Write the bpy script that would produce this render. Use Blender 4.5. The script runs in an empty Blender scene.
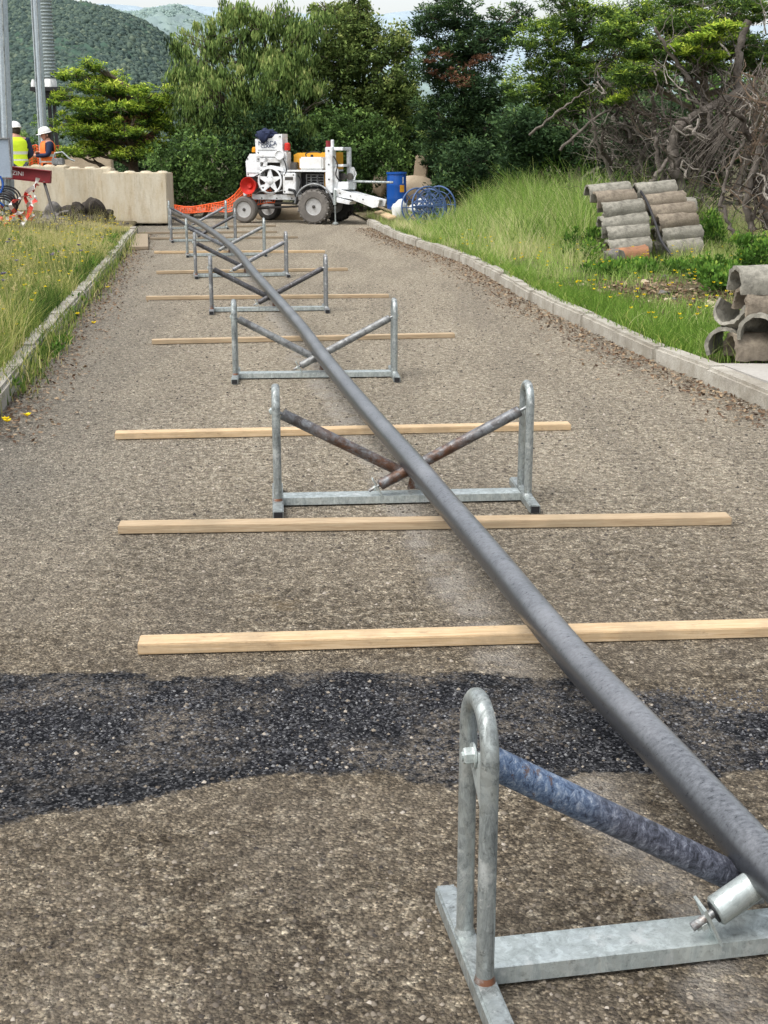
import bpy, bmesh, math, random
import numpy as np
from mathutils import Vector, Matrix, noise as mnoise
R = math.radians
rng = np.random.default_rng(7)
random.seed(7)
C = bpy.context.scene.collection
H = 1.6; F = 1300.0; TH = math.atan(365/1300.0)
CT, ST = math.cos(TH), math.sin(TH)

# ------------------------------------------------------------- helpers
def ray(px, py):
    u = (px-384)/F; v = (512-py)/F
    return Vector((u, CT+v*ST, -ST+v*CT))
def P(px, py, z=0.0):            # point of a horizontal level
    d = ray(px, py); t = (z-H)/d.z
    return Vector((d.x*t, d.y*t, z))
def W(px, py, Y):                # point at a given distance
    d = ray(px, py); t = Y/d.y
    return Vector((d.x*t, Y, H+d.z*t))
def scl(Y): return F/(Y*CT*1.0)*CT*CT if False else F/(Y/CT)   # px per metre roughly

class MB:
    def __init__(s): s.v = []; s.f = []; s.mi = []; s.cur = 0
    def add(s, vs, fs):
        n = len(s.v); s.v += [tuple(v) for v in vs]
        s.f += [tuple(i+n for i in f) for f in fs]; s.mi += [s.cur]*len(fs); return s
    def box(s, c, d, rot=None, ch=0.0):
        hx, hy, hz = d[0]/2, d[1]/2, d[2]/2
        bm = bmesh.new(); bmesh.ops.create_cube(bm, size=1)
        for v in bm.verts: v.co = Vector((v.co.x*d[0], v.co.y*d[1], v.co.z*d[2]))
        if ch > 0: bmesh.ops.bevel(bm, geom=bm.edges[:], offset=ch, segments=2, affect='EDGES')
        M = Matrix.Translation(c) @ (rot if rot is not None else Matrix.Identity(4))
        bm.verts.index_update()
        s.add([M @ v.co for v in bm.verts], [[v.index for v in f.verts] for f in bm.faces]); bm.free(); return s
    def tube(s, pts, r, seg=10, cap=True):
        pts = [Vector(p) for p in pts]; n = len(pts)
        rs = r if isinstance(r, (list, tuple)) else [r]*n
        vs = []; fs = []; prev = None
        for i, p in enumerate(pts):
            t = (pts[min(i+1, n-1)]-pts[max(i-1, 0)]).normalized()
            if prev is None:
                a = Vector((0, 0, 1)) if abs(t.z) < .9 else Vector((1, 0, 0))
                u = t.cross(a).normalized()
            else:
                u = (prev - t*prev.dot(t)).normalized()
            prev = u; w = t.cross(u)
            for k in range(seg):
                an = 2*math.pi*k/seg
                vs.append(p+(u*math.cos(an)+w*math.sin(an))*rs[i])
        for i in range(n-1):
            for k in range(seg):
                k2 = (k+1) % seg
                fs.append((i*seg+k, i*seg+k2, (i+1)*seg+k2, (i+1)*seg+k))
        if cap:
            fs.append(tuple(range(seg))[::-1]); fs.append(tuple((n-1)*seg+k for k in range(seg)))
        return s.add(vs, fs)
    def lathe(s, prof, seg=32, M=None, cap=True):   # prof: (r,z) about z axis
        M = M or Matrix.Identity(4); vs = []; fs = []
        for r, z in prof:
            for k in range(seg):
                a = 2*math.pi*k/seg; vs.append(M @ Vector((r*math.cos(a), r*math.sin(a), z)))
        for i in range(len(prof)-1):
            for k in range(seg):
                k2 = (k+1) % seg
                fs.append((i*seg+k, i*seg+k2, (i+1)*seg+k2, (i+1)*seg+k))
        if cap: fs.append(tuple(range(seg))[::-1]); fs.append(tuple((len(prof)-1)*seg+k for k in range(seg)))
        return s.add(vs, fs)
    def prism(s, poly, y0, y1, M=None):   # poly in (x,z), extruded in y
        M = M or Matrix.Identity(4); n = len(poly)
        vs = [M @ Vector((x, y0, z)) for x, z in poly]+[M @ Vector((x, y1, z)) for x, z in poly]
        fs = [tuple(range(n)), tuple(range(2*n-1, n-1, -1))]
        fs += [(i, n+i, n+(i+1) % n, (i+1) % n) for i in range(n)]
        return s.add(vs, fs)
    def ball(s, c, r, sub=2, jitter=0, sc=(1, 1, 1)):
        bm = bmesh.new(); bmesh.ops.create_icosphere(bm, subdivisions=sub, radius=1)
        bm.verts.index_update(); o = Vector((random.random()*9, random.random()*9, 0))
        vs = []
        for v in bm.verts:
            k = 1+(mnoise.noise(v.co*1.6+o)*jitter if jitter else 0)
            vs.append(Vector(c)+Vector((v.co.x*sc[0], v.co.y*sc[1], v.co.z*sc[2]))*r*k)
        s.add(vs, [[v.index for v in f.verts] for f in bm.faces]); bm.free(); return s
    def build(s, name, mat, parent=None, smooth=True, ang=40):
        me = bpy.data.meshes.new(name); me.from_pydata(s.v, [], s.f)
        mats = mat if isinstance(mat, (list, tuple)) else [mat]
        for m in mats: me.materials.append(m)
        if len(mats) > 1: me.polygons.foreach_set('material_index', s.mi)
        me.update(); bm = bmesh.new(); bm.from_mesh(me)
        bmesh.ops.recalc_face_normals(bm, faces=bm.faces[:])
        if smooth:
            for e in bm.edges:
                e.smooth = not (len(e.link_faces) == 2 and e.calc_face_angle(0) > R(ang))
            for f in bm.faces: f.smooth = True
        bm.to_mesh(me); bm.free()
        o = bpy.data.objects.new(name, me); C.objects.link(o); o.parent = parent; return o

def npmesh(name, V, Fq, mat, parent=None, tone=None, smooth=False):
    me = bpy.data.meshes.new(name); V = np.asarray(V, np.float32); Fq = np.asarray(Fq, np.int32)
    k = Fq.shape[1]; n = len(Fq)
    me.vertices.add(len(V)); me.vertices.foreach_set('co', V.ravel())
    me.loops.add(n*k); me.loops.foreach_set('vertex_index', Fq.ravel())
    me.polygons.add(n); me.polygons.foreach_set('loop_start', np.arange(0, n*k, k, dtype=np.int32))
    me.polygons.foreach_set('loop_total', np.full(n, k, np.int32))
    if smooth: me.polygons.foreach_set('use_smooth', np.ones(n, bool))
    me.materials.append(mat); me.update(calc_edges=True)
    if tone is not None:
        a = me.attributes.new('tone', 'FLOAT', 'POINT'); a.data.foreach_set('value', np.asarray(tone, np.float32))
    o = bpy.data.objects.new(name, me); C.objects.link(o); o.parent = parent; return o

def tag(o, label=None, cat=None, group=None, kind=None):
    if label: o['label'] = label
    if cat: o['category'] = cat
    if group: o['group'] = group
    if kind: o['kind'] = kind
    return o
def empty(name, loc, label, cat, group=None, rz=0.0):
    o = bpy.data.objects.new(name, None); C.objects.link(o); o.location = loc
    o.rotation_euler = (0, 0, rz); o.empty_display_size = .2
    return tag(o, label, cat, group)
def children(o): return [c for c in C.objects if c.parent == o]
def copy_tree(o, parent=None):
    c = o.copy(); C.objects.link(c); c.parent = parent
    for ch in children(o): copy_tree(ch, c)
    return c

# ------------------------------------------------------------- materials
class NT:
    def __init__(s, name, rough=.8, metal=0.0, spec=.3):
        s.m = bpy.data.materials.new(name); s.m.use_nodes = True; s.t = s.m.node_tree
        s.b = s.t.nodes['Principled BSDF']; s.out = s.t.nodes['Material Output']
        s.b.inputs['Roughness'].default_value = rough; s.b.inputs['Metallic'].default_value = metal
        s.b.inputs['Specular IOR Level'].default_value = spec
        s.tc = s.n('ShaderNodeTexCoord')
    def n(s, k, **kw):
        nd = s.t.nodes.new(k)
        for a, b in kw.items(): setattr(nd, a, b)
        return nd
    def l(s, a, b): s.t.links.new(a, b)
    def co(s, kind='Object', scale=(1, 1, 1), rot=(0, 0, 0)):
        m = s.n('ShaderNodeMapping'); m.inputs['Scale'].default_value = scale; m.inputs['Rotation'].default_value = rot
        s.l(s.tc.outputs[kind], m.inputs['Vector']); return m.outputs[0]
    def noise(s, scale, det=6, rough=.6, vec=None, dist=0):
        n = s.n('ShaderNodeTexNoise'); n.inputs['Scale'].default_value = scale
        n.inputs['Detail'].default_value = det; n.inputs['Roughness'].default_value = rough
        n.inputs['Distortion'].default_value = dist
        s.l(vec if vec is not None else s.co(), n.inputs['Vector']); return n.outputs['Fac']
    def vor(s, scale, vec=None, out='Color', feat='F1'):
        n = s.n('ShaderNodeTexVoronoi', feature=feat); n.inputs['Scale'].default_value = scale
        s.l(vec if vec is not None else s.co(), n.inputs['Vector']); return n.outputs[out]
    def ramp(s, fac, stops, interp='LINEAR'):
        r = s.n('ShaderNodeValToRGB'); r.color_ramp.interpolation = interp
        el = r.color_ramp.elements
        while len(el) < len(stops): el.new(.5)
        for e, (p, c) in zip(el, stops):
            e.position = p; e.color = (*c, 1) if len(c) == 3 else c
        s.l(fac, r.inputs[0]); return r.outputs[0]
    def g(s, fac, a, b, lo=0.0, hi=1.0):   # map range clamp
        m = s.n('ShaderNodeMapRange'); m.inputs[1].default_value = a; m.inputs[2].default_value = b
        m.inputs[3].default_value = lo; m.inputs[4].default_value = hi; s.l(fac, m.inputs[0]); return m.outputs[0]
    def mix(s, fac, a, b, mode='MIX'):
        m = s.n('ShaderNodeMix', data_type='RGBA', blend_type=mode)
        for x, i in ((fac, 0), (a, 6), (b, 7)):
            if isinstance(x, (int, float)): m.inputs[i].default_value = x
            elif isinstance(x, tuple): m.inputs[i].default_value = (*x, 1)
            else: s.l(x, m.inputs[i])
        return m.outputs[2]
    def math(s, op, a, b=0.0):
        m = s.n('ShaderNodeMath', operation=op)
        for x, i in ((a, 0), (b, 1)):
            if isinstance(x, (int, float)): m.inputs[i].default_value = x
            else: s.l(x, m.inputs[i])
        return m.outputs[0]
    def sep(s, vec):
        n = s.n('ShaderNodeSeparateXYZ'); s.l(vec, n.inputs[0]); return n.outputs
    def col(s, c):
        if isinstance(c, tuple): s.b.inputs['Base Color'].default_value = (*c, 1)
        else: s.l(c, s.b.inputs['Base Color'])
    def bump(s, h, strength=.5, dist=.01):
        b = s.n('ShaderNodeBump'); b.inputs['Strength'].default_value = strength; b.inputs['Distance'].default_value = dist
        s.l(h, b.inputs['Height']); s.l(b.outputs[0], s.b.inputs['Normal'])

def m_paint(name, c, rough=.5, dirt=(.12, .1, .08), amt=.5, metal=0, sc=6):
    n = NT(name, rough, metal)
    k = n.g(n.noise(sc, 8, .65), .5, .75, 0, amt); k2 = n.noise(sc*7, 3)
    n.col(n.mix(k, n.mix(n.g(k2, .4, .7, 0, .25), c, tuple(x*.6 for x in c)), dirt)); n.bump(k2, .15, .004)
    return n.m
def m_galv(name, base=(.42, .455, .445), dark=(.09, .10, .098), rust=0.0, rough=.42, metal=.75):
    n = NT(name, rough, metal)
    sp = n.ramp(n.vor(70), [(0, tuple(x*.8 for x in base)), (1, tuple(min(1, x*1.2) for x in base))])
    st = n.noise(7, 10, .78, n.co(scale=(3, 3, .8)), .8); fn = n.noise(48, 8, .8)
    c = n.mix(n.g(st, .44, .64, 0, .9), sp, dark)
    c = n.mix(n.g(n.noise(13, 8, .7), .56, .66, 0, .6), c, (.60, .62, .60))
    c = n.mix(n.g(fn, .54, .66, 0, .7), c, tuple(x*.6 for x in dark)); c = n.mix(n.g(n.noise(30, 8, .8), .60, .66, 0, .6), c, (.66, .67, .65))
    if rust: c = n.mix(n.g(n.noise(9, 8, .7), .62-rust*.25, .72-rust*.2, 0, .9), c, (.16, .06, .025))
    n.col(c); n.l(n.g(st, .4, .7, rough-.06, rough+.3), n.b.inputs['Roughness'])
    n.l(n.g(st, .45, .65, metal, metal*.35), n.b.inputs['Metallic'])
    n.bump(n.noise(45, 6), .25, .003); return n.m
def m_roller(name, base, band, rust=0.0):   # painted/rusty roller tube; z is its axis
    n = NT(name, .5, .35)
    ns = n.noise(16, 9, .7, None, .8); st = n.noise(6, 8, .7, n.co(scale=(1, 1, 6)), .5)
    c = n.mix(n.g(ns, .42, .6), base, band)
    c = n.mix(n.g(st, .55, .72, 0, .9), c, (.035, .035, .04))
    c = n.mix(n.g(n.noise(60, 3), .62, .7, 0, .5), c, (.55, .56, .56))
    if rust: c = n.mix(n.math('MULTIPLY', n.g(n.noise(7, 8, .7), .58-rust*.2, .66-rust*.15, 0, .95), n.g(n.sep(n.co())[2], .50, .36)), c, n.ramp(n.noise(20, 6, .7), [(.4, (.06, .034, .022)), (.6, (.13, .06, .032)), (.75, (.2, .10, .05))]))
    if band[2] > band[0]*1.2:     # worn colour only near the upper end
        z = n.sep(n.co())[2]; zz = n.math('ADD', z, n.math('MULTIPLY', n.math('SUBTRACT', n.noise(14, 7, .7), .5), .25))
        fl = n.noise(62, 9, .8, n.co(scale=(.9, .9, 1.2)), .5); fl2 = n.noise(30, 6, .8, n.co(scale=(1, 1, 1.3)), .5)
        up = n.ramp(fl, [(.38, (.03, .04, .07)), (.46, (.085, .13, .22)), (.54, (.17, .23, .33)), (.64, (.42, .46, .52))])
        dn = n.ramp(fl, [(.38, (.025, .027, .034)), (.48, (.075, .08, .105)), (.58, (.17, .18, .22)), (.66, (.36, .38, .42))])
        c = n.mix(n.g(zz, .30, .46), dn, up); c = n.mix(n.math('MULTIPLY', n.g(fl2, .57, .62, 0, .8), n.g(z, .4, .5)), c, (.12, .07, .045)); ns = fl
    n.col(c); n.bump(ns, .4, .004); return n.m
def m_rock(name, a, b, sc=12, bs=.6):
    n = NT(name, .95, 0, .15)
    c = n.ramp(n.noise(sc, 10, .7), [(.3, b), (.68, a)])
    c = n.mix(n.g(n.noise(sc*.25, 4), .5, .7, 0, .5), c, tuple(x*.55 for x in b))
    sp = n.noise(sc*9, 3, .6); c = n.mix(n.g(sp, .55, .75, 0, .4), c, tuple(x*.35 for x in a))
    n.col(c); n.bump(n.noise(sc*3, 8, .7), bs, .02); return n.m
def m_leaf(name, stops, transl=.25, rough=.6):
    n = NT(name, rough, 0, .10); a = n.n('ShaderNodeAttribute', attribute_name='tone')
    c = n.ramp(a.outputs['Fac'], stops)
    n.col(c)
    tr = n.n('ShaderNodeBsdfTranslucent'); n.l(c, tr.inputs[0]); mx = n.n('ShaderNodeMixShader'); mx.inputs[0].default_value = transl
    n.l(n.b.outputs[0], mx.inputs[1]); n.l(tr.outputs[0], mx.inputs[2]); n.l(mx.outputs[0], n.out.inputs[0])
    return n.m

M = {}
M['galv'] = m_galv('galvanised_steel')
M['galv_light'] = m_galv('galvanised_bright', (.52, .57, .555), (.22, .25, .245), rough=.38, metal=.6)
M['galv_dark'] = m_galv('galvanised_dull', (.3, .31, .31), (.1, .1, .105), rust=.1, rough=.5)
M['galv_rust'] = m_galv('galvanised_rusty_weld', (.36, .37, .36), (.14, .13, .12), rust=.5)
M['zinc_tower'] = m_galv('pole_zinc', (.46, .53, .57), (.36, .41, .44), rough=.5, metal=.35)
M['roller_blue'] = m_roller('roller_blue_scuffed', (.13, .145, .18), (.07, .075, .09))
M['roller_grey'] = m_roller('roller_grey', (.25, .26, .27), (.12, .12, .13))
M['roller_rust'] = m_roller('roller_rusty', (.2, .21, .22), (.08, .07, .065), rust=.9)
M['roller_dark'] = m_roller('roller_dark', (.10, .10, .105), (.05, .045, .045), rust=.15)
M['roller_pale'] = m_roller('roller_pale', (.27, .28, .275), (.12, .12, .12))
M['white'] = m_paint('white_paint', (.74, .76, .77), .45, (.26, .21, .16), .8, sc=4)
M['white_clean'] = m_paint('white_plastic', (.74, .74, .72), .5, (.4, .37, .3), .35)
M['yellow'] = m_paint('yellow_paint', (.72, .36, .03), .45, (.2, .1, .03), .4)
M['red'] = m_paint('red_paint', (.55, .03, .02), .4, (.2, .02, .02), .35)
M['red_beam'] = m_paint('dark_red_paint', (.24, .03, .035), .5, (.1, .02, .02), .4)
M['orange'] = m_paint('orange_plastic', (.85, .13, .03), .6, (.4, .1, .03), .3)
M['black'] = m_paint('black_metal', (.02, .02, .022), .55, (.07, .06, .05), .5)
M['grease'] = m_paint('greasy_metal', (.07, .065, .06), .5, (.18, .16, .13), .6, .3)
M['blue'] = m_paint('blue_plastic', (.012, .085, .36), .35, (.04, .08, .2), .4)
M['blue_steel'] = m_paint('blue_steel', (.075, .13, .27), .5, (.12, .12, .14), .6, .2)
M['navy'] = m_paint('navy_cloth', (.02, .028, .065), .9, (.01, .015, .03), .4)
M['trousers'] = m_paint('work_trousers', (.05, .055, .07), .9, (.02, .02, .03), .4)
M['hiviz_y'] = m_paint('yellow_vest', (.62, .80, .03), .7, (.4, .5, .02), .3)
M['hiviz_o'] = m_paint('orange_vest', (.95, .20, .04), .7, (.6, .12, .03), .3)
M['reflect'] = m_paint('reflective_band', (.62, .64, .55), .4, (.4, .4, .35), .3)
M['skin'] = m_paint('skin', (.50, .27, .19), .6, (.35, .16, .11), .3)
M['hair'] = m_paint('hair', (.04, .03, .02), .8)
M['tyre'] = m_rock('tyre_rubber', (.20, .185, .165), (.10, .092, .085), 8, .4)
M['tyre_shaded'] = m_rock('tyre_rubber_shaded', (.06, .056, .05), (.03, .03, .03), 8, .3)  # far-side tyres: shade behind the machine put into the rubber colour
M['rim'] = m_paint('wheel_rim', (.42, .42, .41), .5, (.16, .14, .12), .7)
M['sack'] = m_paint('white_sack', (.52, .54, .52), .8, (.35, .34, .3), .4)
M['concrete_tile'] = m_rock('weathered_concrete', (.40, .38, .32), (.12, .115, .095), 10, .8)
M['concrete_tile_b'] = m_rock('weathered_concrete_brown', (.34, .29, .22), (.12, .10, .08), 10, .8)
M['terracotta'] = m_rock('orange_clay', (.42, .21, .11), (.22, .12, .08), 10, .8)
M['slab'] = m_rock('slab_concrete', (.46, .44, .40), (.34, .32, .29), 5, .4)
M['stone'] = m_rock('pale_stone', (.52, .43, .31), (.34, .27, .19), 5, .7)
M['rubble'] = m_rock('grey_rubble', (.24, .22, .20), (.10, .095, .09), 8, .8)
M['mudstone'] = m_rock('dark_rubble', (.07, .06, .05), (.035, .03, .025), 6, .9)
M['tape_w'] = m_paint('tape_white', (.75, .73, .70), .4, (.5, .45, .4), .3)
M['tape_r'] = m_paint('tape_red', (.65, .06, .04), .4, (.4, .05, .04), .3)
M['lettering'] = m_paint('lettering_blue', (.03, .05, .12), .6)
M['panel'] = m_paint('sign_panel', (.30, .36, .43), .45, (.22, .25, .3), .5)
M['beacon'] = m_paint('amber_lens', (.8, .32, .02), .25)
M['insul'] = m_paint('insulator_grey', (.34, .39, .39), .4, (.22, .26, .26), .4)

def mk_concrete_block():
    n = NT('block_concrete', .9, 0, .2)
    st = n.noise(3, 8, .7, n.co(scale=(1.1, 1.1, .35)), .3)
    c = n.ramp(st, [(.30, (.34, .26, .16)), (.44, (.50, .43, .31)), (.62, (.57, .52, .41))])
    c = n.mix(n.g(n.noise(20, 6), .55, .75, 0, .35), c, (.25, .21, .15))
    z_ = n.sep(n.co())[2]; c = n.mix(n.math('MULTIPLY', n.g(n.noise(9, 8, .75, n.co(scale=(.7, .7, .12))), .50, .66, 0, .5), n.g(z_, .0, 1.1, .3, 1)), c, (.22, .16, .09)); c = n.mix(n.g(n.math('ADD', z_, n.math('MULTIPLY', n.noise(6, 8, .75), .5)), .38, .18, 0, .45), c, (.24, .20, .14))
    n.col(c); n.bump(n.noise(22, 8), .4, .02); return n.m
M['block'] = mk_concrete_block()

def mk_kerb():
    n = NT('kerb_concrete', .92, 0, .2)
    c = n.ramp(n.noise(4, 9, .7), [(.3, (.27, .245, .205)), (.5, (.39, .365, .31)), (.72, (.50, .475, .42))])
    sp = n.ramp(n.vor(160, None), [(0, (.5, .5, .5)), (1, (1.25, 1.25, 1.25))])
    c = n.mix(.6, c, sp, 'MULTIPLY'); c = n.mix(n.g(n.noise(2.2, 8, .7), .48, .62, 0, .6), c, (.19, .165, .125))
    n.col(c); n.bump(n.noise(70, 6), .5, .01); return n.m
M['kerb'] = mk_kerb()

def mk_wood():
    n = NT('pine_timber', .75, 0, .25)
    g = n.noise(5, 9, .6, n.co(scale=(1.0, 30, 30)), 1.2)
    c = n.ramp(g, [(.3, (.38, .25, .13)), (.5, (.54, .395, .235)), (.72, (.64, .50, .33))])
    k = n.vor(2.3, n.co(scale=(1, 3, 3)), 'Distance')
    c = n.mix(n.g(k, .05, .11, .85, 0), c, (.22, .11, .05))
    c = n.mix(n.g(n.noise(3, 9, .75), .46, .62, 0, .6), c, (.33, .25, .16)); c = n.mix(n.g(n.noise(30, 8, .75, n.co(scale=(.4, 1, 1))), .58, .66, 0, .55), c, (.22, .15, .09))
    n.col(c); n.bump(g, .25, .003); return n.m
M['wood'] = mk_wood()
def mk_wood_old():
    n = NT('weathered_timber', .85, 0, .2)
    g = n.noise(5, 9, .6, n.co(scale=(1.0, 30, 30)), 1.2)
    c = n.ramp(g, [(.3, (.17, .13, .09)), (.5, (.28, .225, .155)), (.72, (.38, .32, .24))]); n.col(c); n.bump(g, .3, .003); return n.m
M['wood_old'] = mk_wood_old()
def mk_wood_mid():
    n = NT('greyed_timber', .8, 0, .2)
    g = n.noise(5, 9, .6, n.co(scale=(1.0, 30, 30)), 1.2)
    c = n.ramp(g, [(.3, (.27, .19, .115)), (.5, (.40, .30, .19)), (.72, (.50, .405, .28))])
    c = n.mix(n.g(n.noise(2.5, 7, .7), .48, .64, 0, .6), c, (.29, .23, .15)); c = n.mix(n.g(n.vor(2.6, n.co(scale=(1, 3, 3)), 'Distance'), .04, .10, .8, 0), c, (.15, .08, .04))
    n.col(c); n.bump(g, .3, .003); return n.m
M['wood_mid'] = mk_wood_mid()

def mk_pipe():
    n = NT('black_duct', .42, .0, .5)
    uv = n.co('Object')
    k = n.n('ShaderNodeMapping'); k.inputs['Rotation'].default_value = (0, 0, R(-10)); n.l(n.tc.outputs['Object'], k.inputs[0])
    k2 = n.n('ShaderNodeMapping'); k2.inputs['Scale'].default_value = (.75, 1.2, 1.0); n.l(k.outputs[0], k2.inputs[0]); uv2 = k2.outputs[0]
    ns = n.noise(70, 8, .8, uv2, .15); fl = n.noise(120, 5, .75, uv2, .3); big = n.noise(3, 5, .6, uv)
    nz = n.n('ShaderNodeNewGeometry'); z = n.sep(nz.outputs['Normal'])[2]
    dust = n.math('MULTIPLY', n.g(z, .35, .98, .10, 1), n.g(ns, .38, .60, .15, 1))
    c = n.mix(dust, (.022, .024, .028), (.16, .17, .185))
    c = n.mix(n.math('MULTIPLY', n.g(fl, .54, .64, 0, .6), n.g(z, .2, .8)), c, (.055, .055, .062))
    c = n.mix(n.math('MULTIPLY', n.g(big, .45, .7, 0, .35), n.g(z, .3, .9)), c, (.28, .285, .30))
    n.col(c); n.l(n.g(ns, .3, .7, .24, .40), n.b.inputs['Roughness']); n.bump(n.math('ADD', ns, fl), .08, .002); return n.m
M['pipe'] = mk_pipe()

def mk_road():
    n = NT('worn_asphalt', 1.0, 0, .03)
    o = n.co(); X, Y, Z = n.sep(o)
    grit = n.vor(118, o); gd = n.vor(118, o, 'Distance'); fine = n.noise(210, 4, .7, o)
    gr = n.n('ShaderNodeSeparateColor'); n.l(grit, gr.inputs[0])
    mid = n.noise(26, 8, .75, o, .5); big = n.noise(1.3, 7, .62, o); pit = n.noise(60, 6, .8, o, .3)
    # base dusty brown-grey with grains showing
    m2 = n.noise(9, 9, .78, o, .6)
    mm = n.math('ADD', n.math('MULTIPLY', mid, .55), n.math('MULTIPLY', m2, .45))
    base = n.ramp(mm, [(.38, (.060, .048, .034)), (.46, (.175, .143, .102)), (.53, (.36, .305, .225)), (.61, (.72, .64, .50))])
    grains = n.ramp(gr.outputs[0], [(0, (.30, .30, .31)), (.45, (.85, .84, .82)), (.8, (1.3, 1.27, 1.22)), (1, (2.1, 2.05, 1.98))]); grains = n.mix(n.g(gd, .42, .62, 0, .5), grains, (.34, .32, .30))
    c = n.mix(.85, base, grains, 'MULTIPLY')
    c = n.mix(n.g(pit, .51, .58, 0, .85), c, (.045, .037, .031)); c = n.mix(n.g(n.noise(4.5, 9, .75, o, .5), .50, .60, 0, .34), c, (.11, .09, .07))
    c = n.mix(n.g(big, .42, .62, 0, .35), c, n.mix(.6, (.42, .36, .28), grains, 'MULTIPLY'))
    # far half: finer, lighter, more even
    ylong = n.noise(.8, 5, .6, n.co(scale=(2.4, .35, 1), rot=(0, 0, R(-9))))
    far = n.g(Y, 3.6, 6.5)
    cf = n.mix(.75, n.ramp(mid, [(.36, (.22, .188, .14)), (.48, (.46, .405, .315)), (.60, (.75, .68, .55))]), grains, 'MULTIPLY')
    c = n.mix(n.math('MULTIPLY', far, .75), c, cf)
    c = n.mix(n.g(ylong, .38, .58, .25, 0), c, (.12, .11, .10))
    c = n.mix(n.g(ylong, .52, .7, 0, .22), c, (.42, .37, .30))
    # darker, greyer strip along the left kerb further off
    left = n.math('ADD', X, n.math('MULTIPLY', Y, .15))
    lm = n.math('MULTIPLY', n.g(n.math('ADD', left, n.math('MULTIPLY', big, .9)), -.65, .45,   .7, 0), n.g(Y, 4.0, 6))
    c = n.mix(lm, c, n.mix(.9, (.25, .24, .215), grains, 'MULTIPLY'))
    # pale streak beside the duct
    sx = n.math('ADD', n.math('SUBTRACT', X, 1.05), n.math('MULTIPLY', Y, .165))
    sx = n.math('ADD', sx, n.math('MULTIPLY', n.math('SUBTRACT', n.noise(3, 5, .6, o), .5), .25))
    sm = n.math('MULTIPLY', n.g(n.math('ABSOLUTE', sx), .03, .13, .5, 0), n.g(n.noise(6, 5, .6, o), .35, .55))
    c = n.mix(sm, c, (.46, .43, .39))
    # dark tarmac patch
    nb = n.math('MULTIPLY', n.math('SUBTRACT', n.noise(2.6, 6, .6, o), .5), .34)
    nb2 = n.math('MULTIPLY', n.math('SUBTRACT', n.noise(26, 6, .75, o), .5), .10)
    yy = n.math('ADD', n.math('ADD', Y, nb), nb2)
    lo = n.math('ADD', n.g(X, -1.05, -.40, 2.80, 3.10), n.g(X, .3, 1.1, 0, .02))
    hi = n.math('SUBTRACT', 3.82, n.g(X, .4, 1.1, 0, .26))
    pm = n.math('MULTIPLY', n.g(n.math('SUBTRACT', yy, lo), -.004, .018), n.g(n.math('SUBTRACT', hi, yy), -.004, .018))
    g2 = n.n('ShaderNodeSeparateColor'); n.l(n.vor(140, o), g2.inputs[0])
    pc = n.ramp(g2.outputs[1], [(0, (.010, .011, .013)), (.55, (.036, .037, .041)), (.82, (.085, .086, .09)), (1, (.21, .21, .215))])
    wear = n.math('MULTIPLY', n.g(n.noise(2.4, 8, .7, o), .47, .60, 0, .65), n.g(n.noise(30, 6, .7, o), .42, .53))
    pc = n.mix(wear, pc, n.mix(.9, (.34, .30, .25), grains, 'MULTIPLY'))
    c = n.mix(pm, c, pc)
    # dark crumbs outside the patch
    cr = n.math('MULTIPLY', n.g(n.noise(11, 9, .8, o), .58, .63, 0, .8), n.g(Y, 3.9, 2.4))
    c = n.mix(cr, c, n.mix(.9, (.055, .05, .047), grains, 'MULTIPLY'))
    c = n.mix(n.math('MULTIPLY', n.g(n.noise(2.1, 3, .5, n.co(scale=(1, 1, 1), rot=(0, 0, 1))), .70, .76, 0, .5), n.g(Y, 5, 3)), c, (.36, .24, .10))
    n.col(c)
    h = n.math('ADD', n.math('MULTIPLY', gd, -1.3), n.math('ADD', n.math('MULTIPLY', mid, 1.5), fine))
    n.bump(h, 1.0, .013); return n.m
M['road'] = mk_road()
def mk_soil(name, a, b, c3, sc=3):
    n = NT(name, .97, 0, .1); o = n.co()
    c = n.ramp(n.noise(sc, 9, .7, o), [(.32, a), (.5, b), (.7, c3)])
    g = n.ramp(n.vor(38, o, 'Color'), [(0, (.55, .55, .55)), (1, (1.4, 1.35, 1.3))]); c = n.mix(.7, c, g, 'MULTIPLY')
    n.col(c); n.bump(n.noise(30, 8, .7, o), .8, .04); return n.m
M['soil'] = mk_soil('verge_soil', (.055, .055, .025), (.11, .095, .055), (.2, .165, .115))
M['soil_r'] = mk_soil('verge_soil_right', (.05, .065, .02), (.12, .105, .06), (.26, .21, .16))
M['ground'] = mk_soil('far_ground', (.05, .06, .03), (.09, .085, .05), (.13, .12, .08), .05)

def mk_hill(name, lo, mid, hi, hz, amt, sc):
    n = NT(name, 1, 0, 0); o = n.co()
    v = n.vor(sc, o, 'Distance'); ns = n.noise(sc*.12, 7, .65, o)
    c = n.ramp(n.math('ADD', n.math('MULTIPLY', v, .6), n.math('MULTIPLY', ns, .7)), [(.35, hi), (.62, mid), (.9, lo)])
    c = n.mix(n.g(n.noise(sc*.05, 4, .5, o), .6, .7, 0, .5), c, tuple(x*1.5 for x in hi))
    c = n.mix(amt, c, hz); n.col(c); n.bump(n.math('MULTIPLY', v, -1), 1, 4); return n.m  # distance haze painted in by mixing the hill colour towards hz
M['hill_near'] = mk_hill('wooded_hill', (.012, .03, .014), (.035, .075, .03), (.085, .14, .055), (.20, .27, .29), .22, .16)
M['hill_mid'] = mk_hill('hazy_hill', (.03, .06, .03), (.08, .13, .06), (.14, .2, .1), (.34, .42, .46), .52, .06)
M['hill_far'] = mk_hill('far_hill', (.05, .08, .06), (.09, .13, .1), (.14, .19, .14), (.38, .46, .53), .78, .04)

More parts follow.
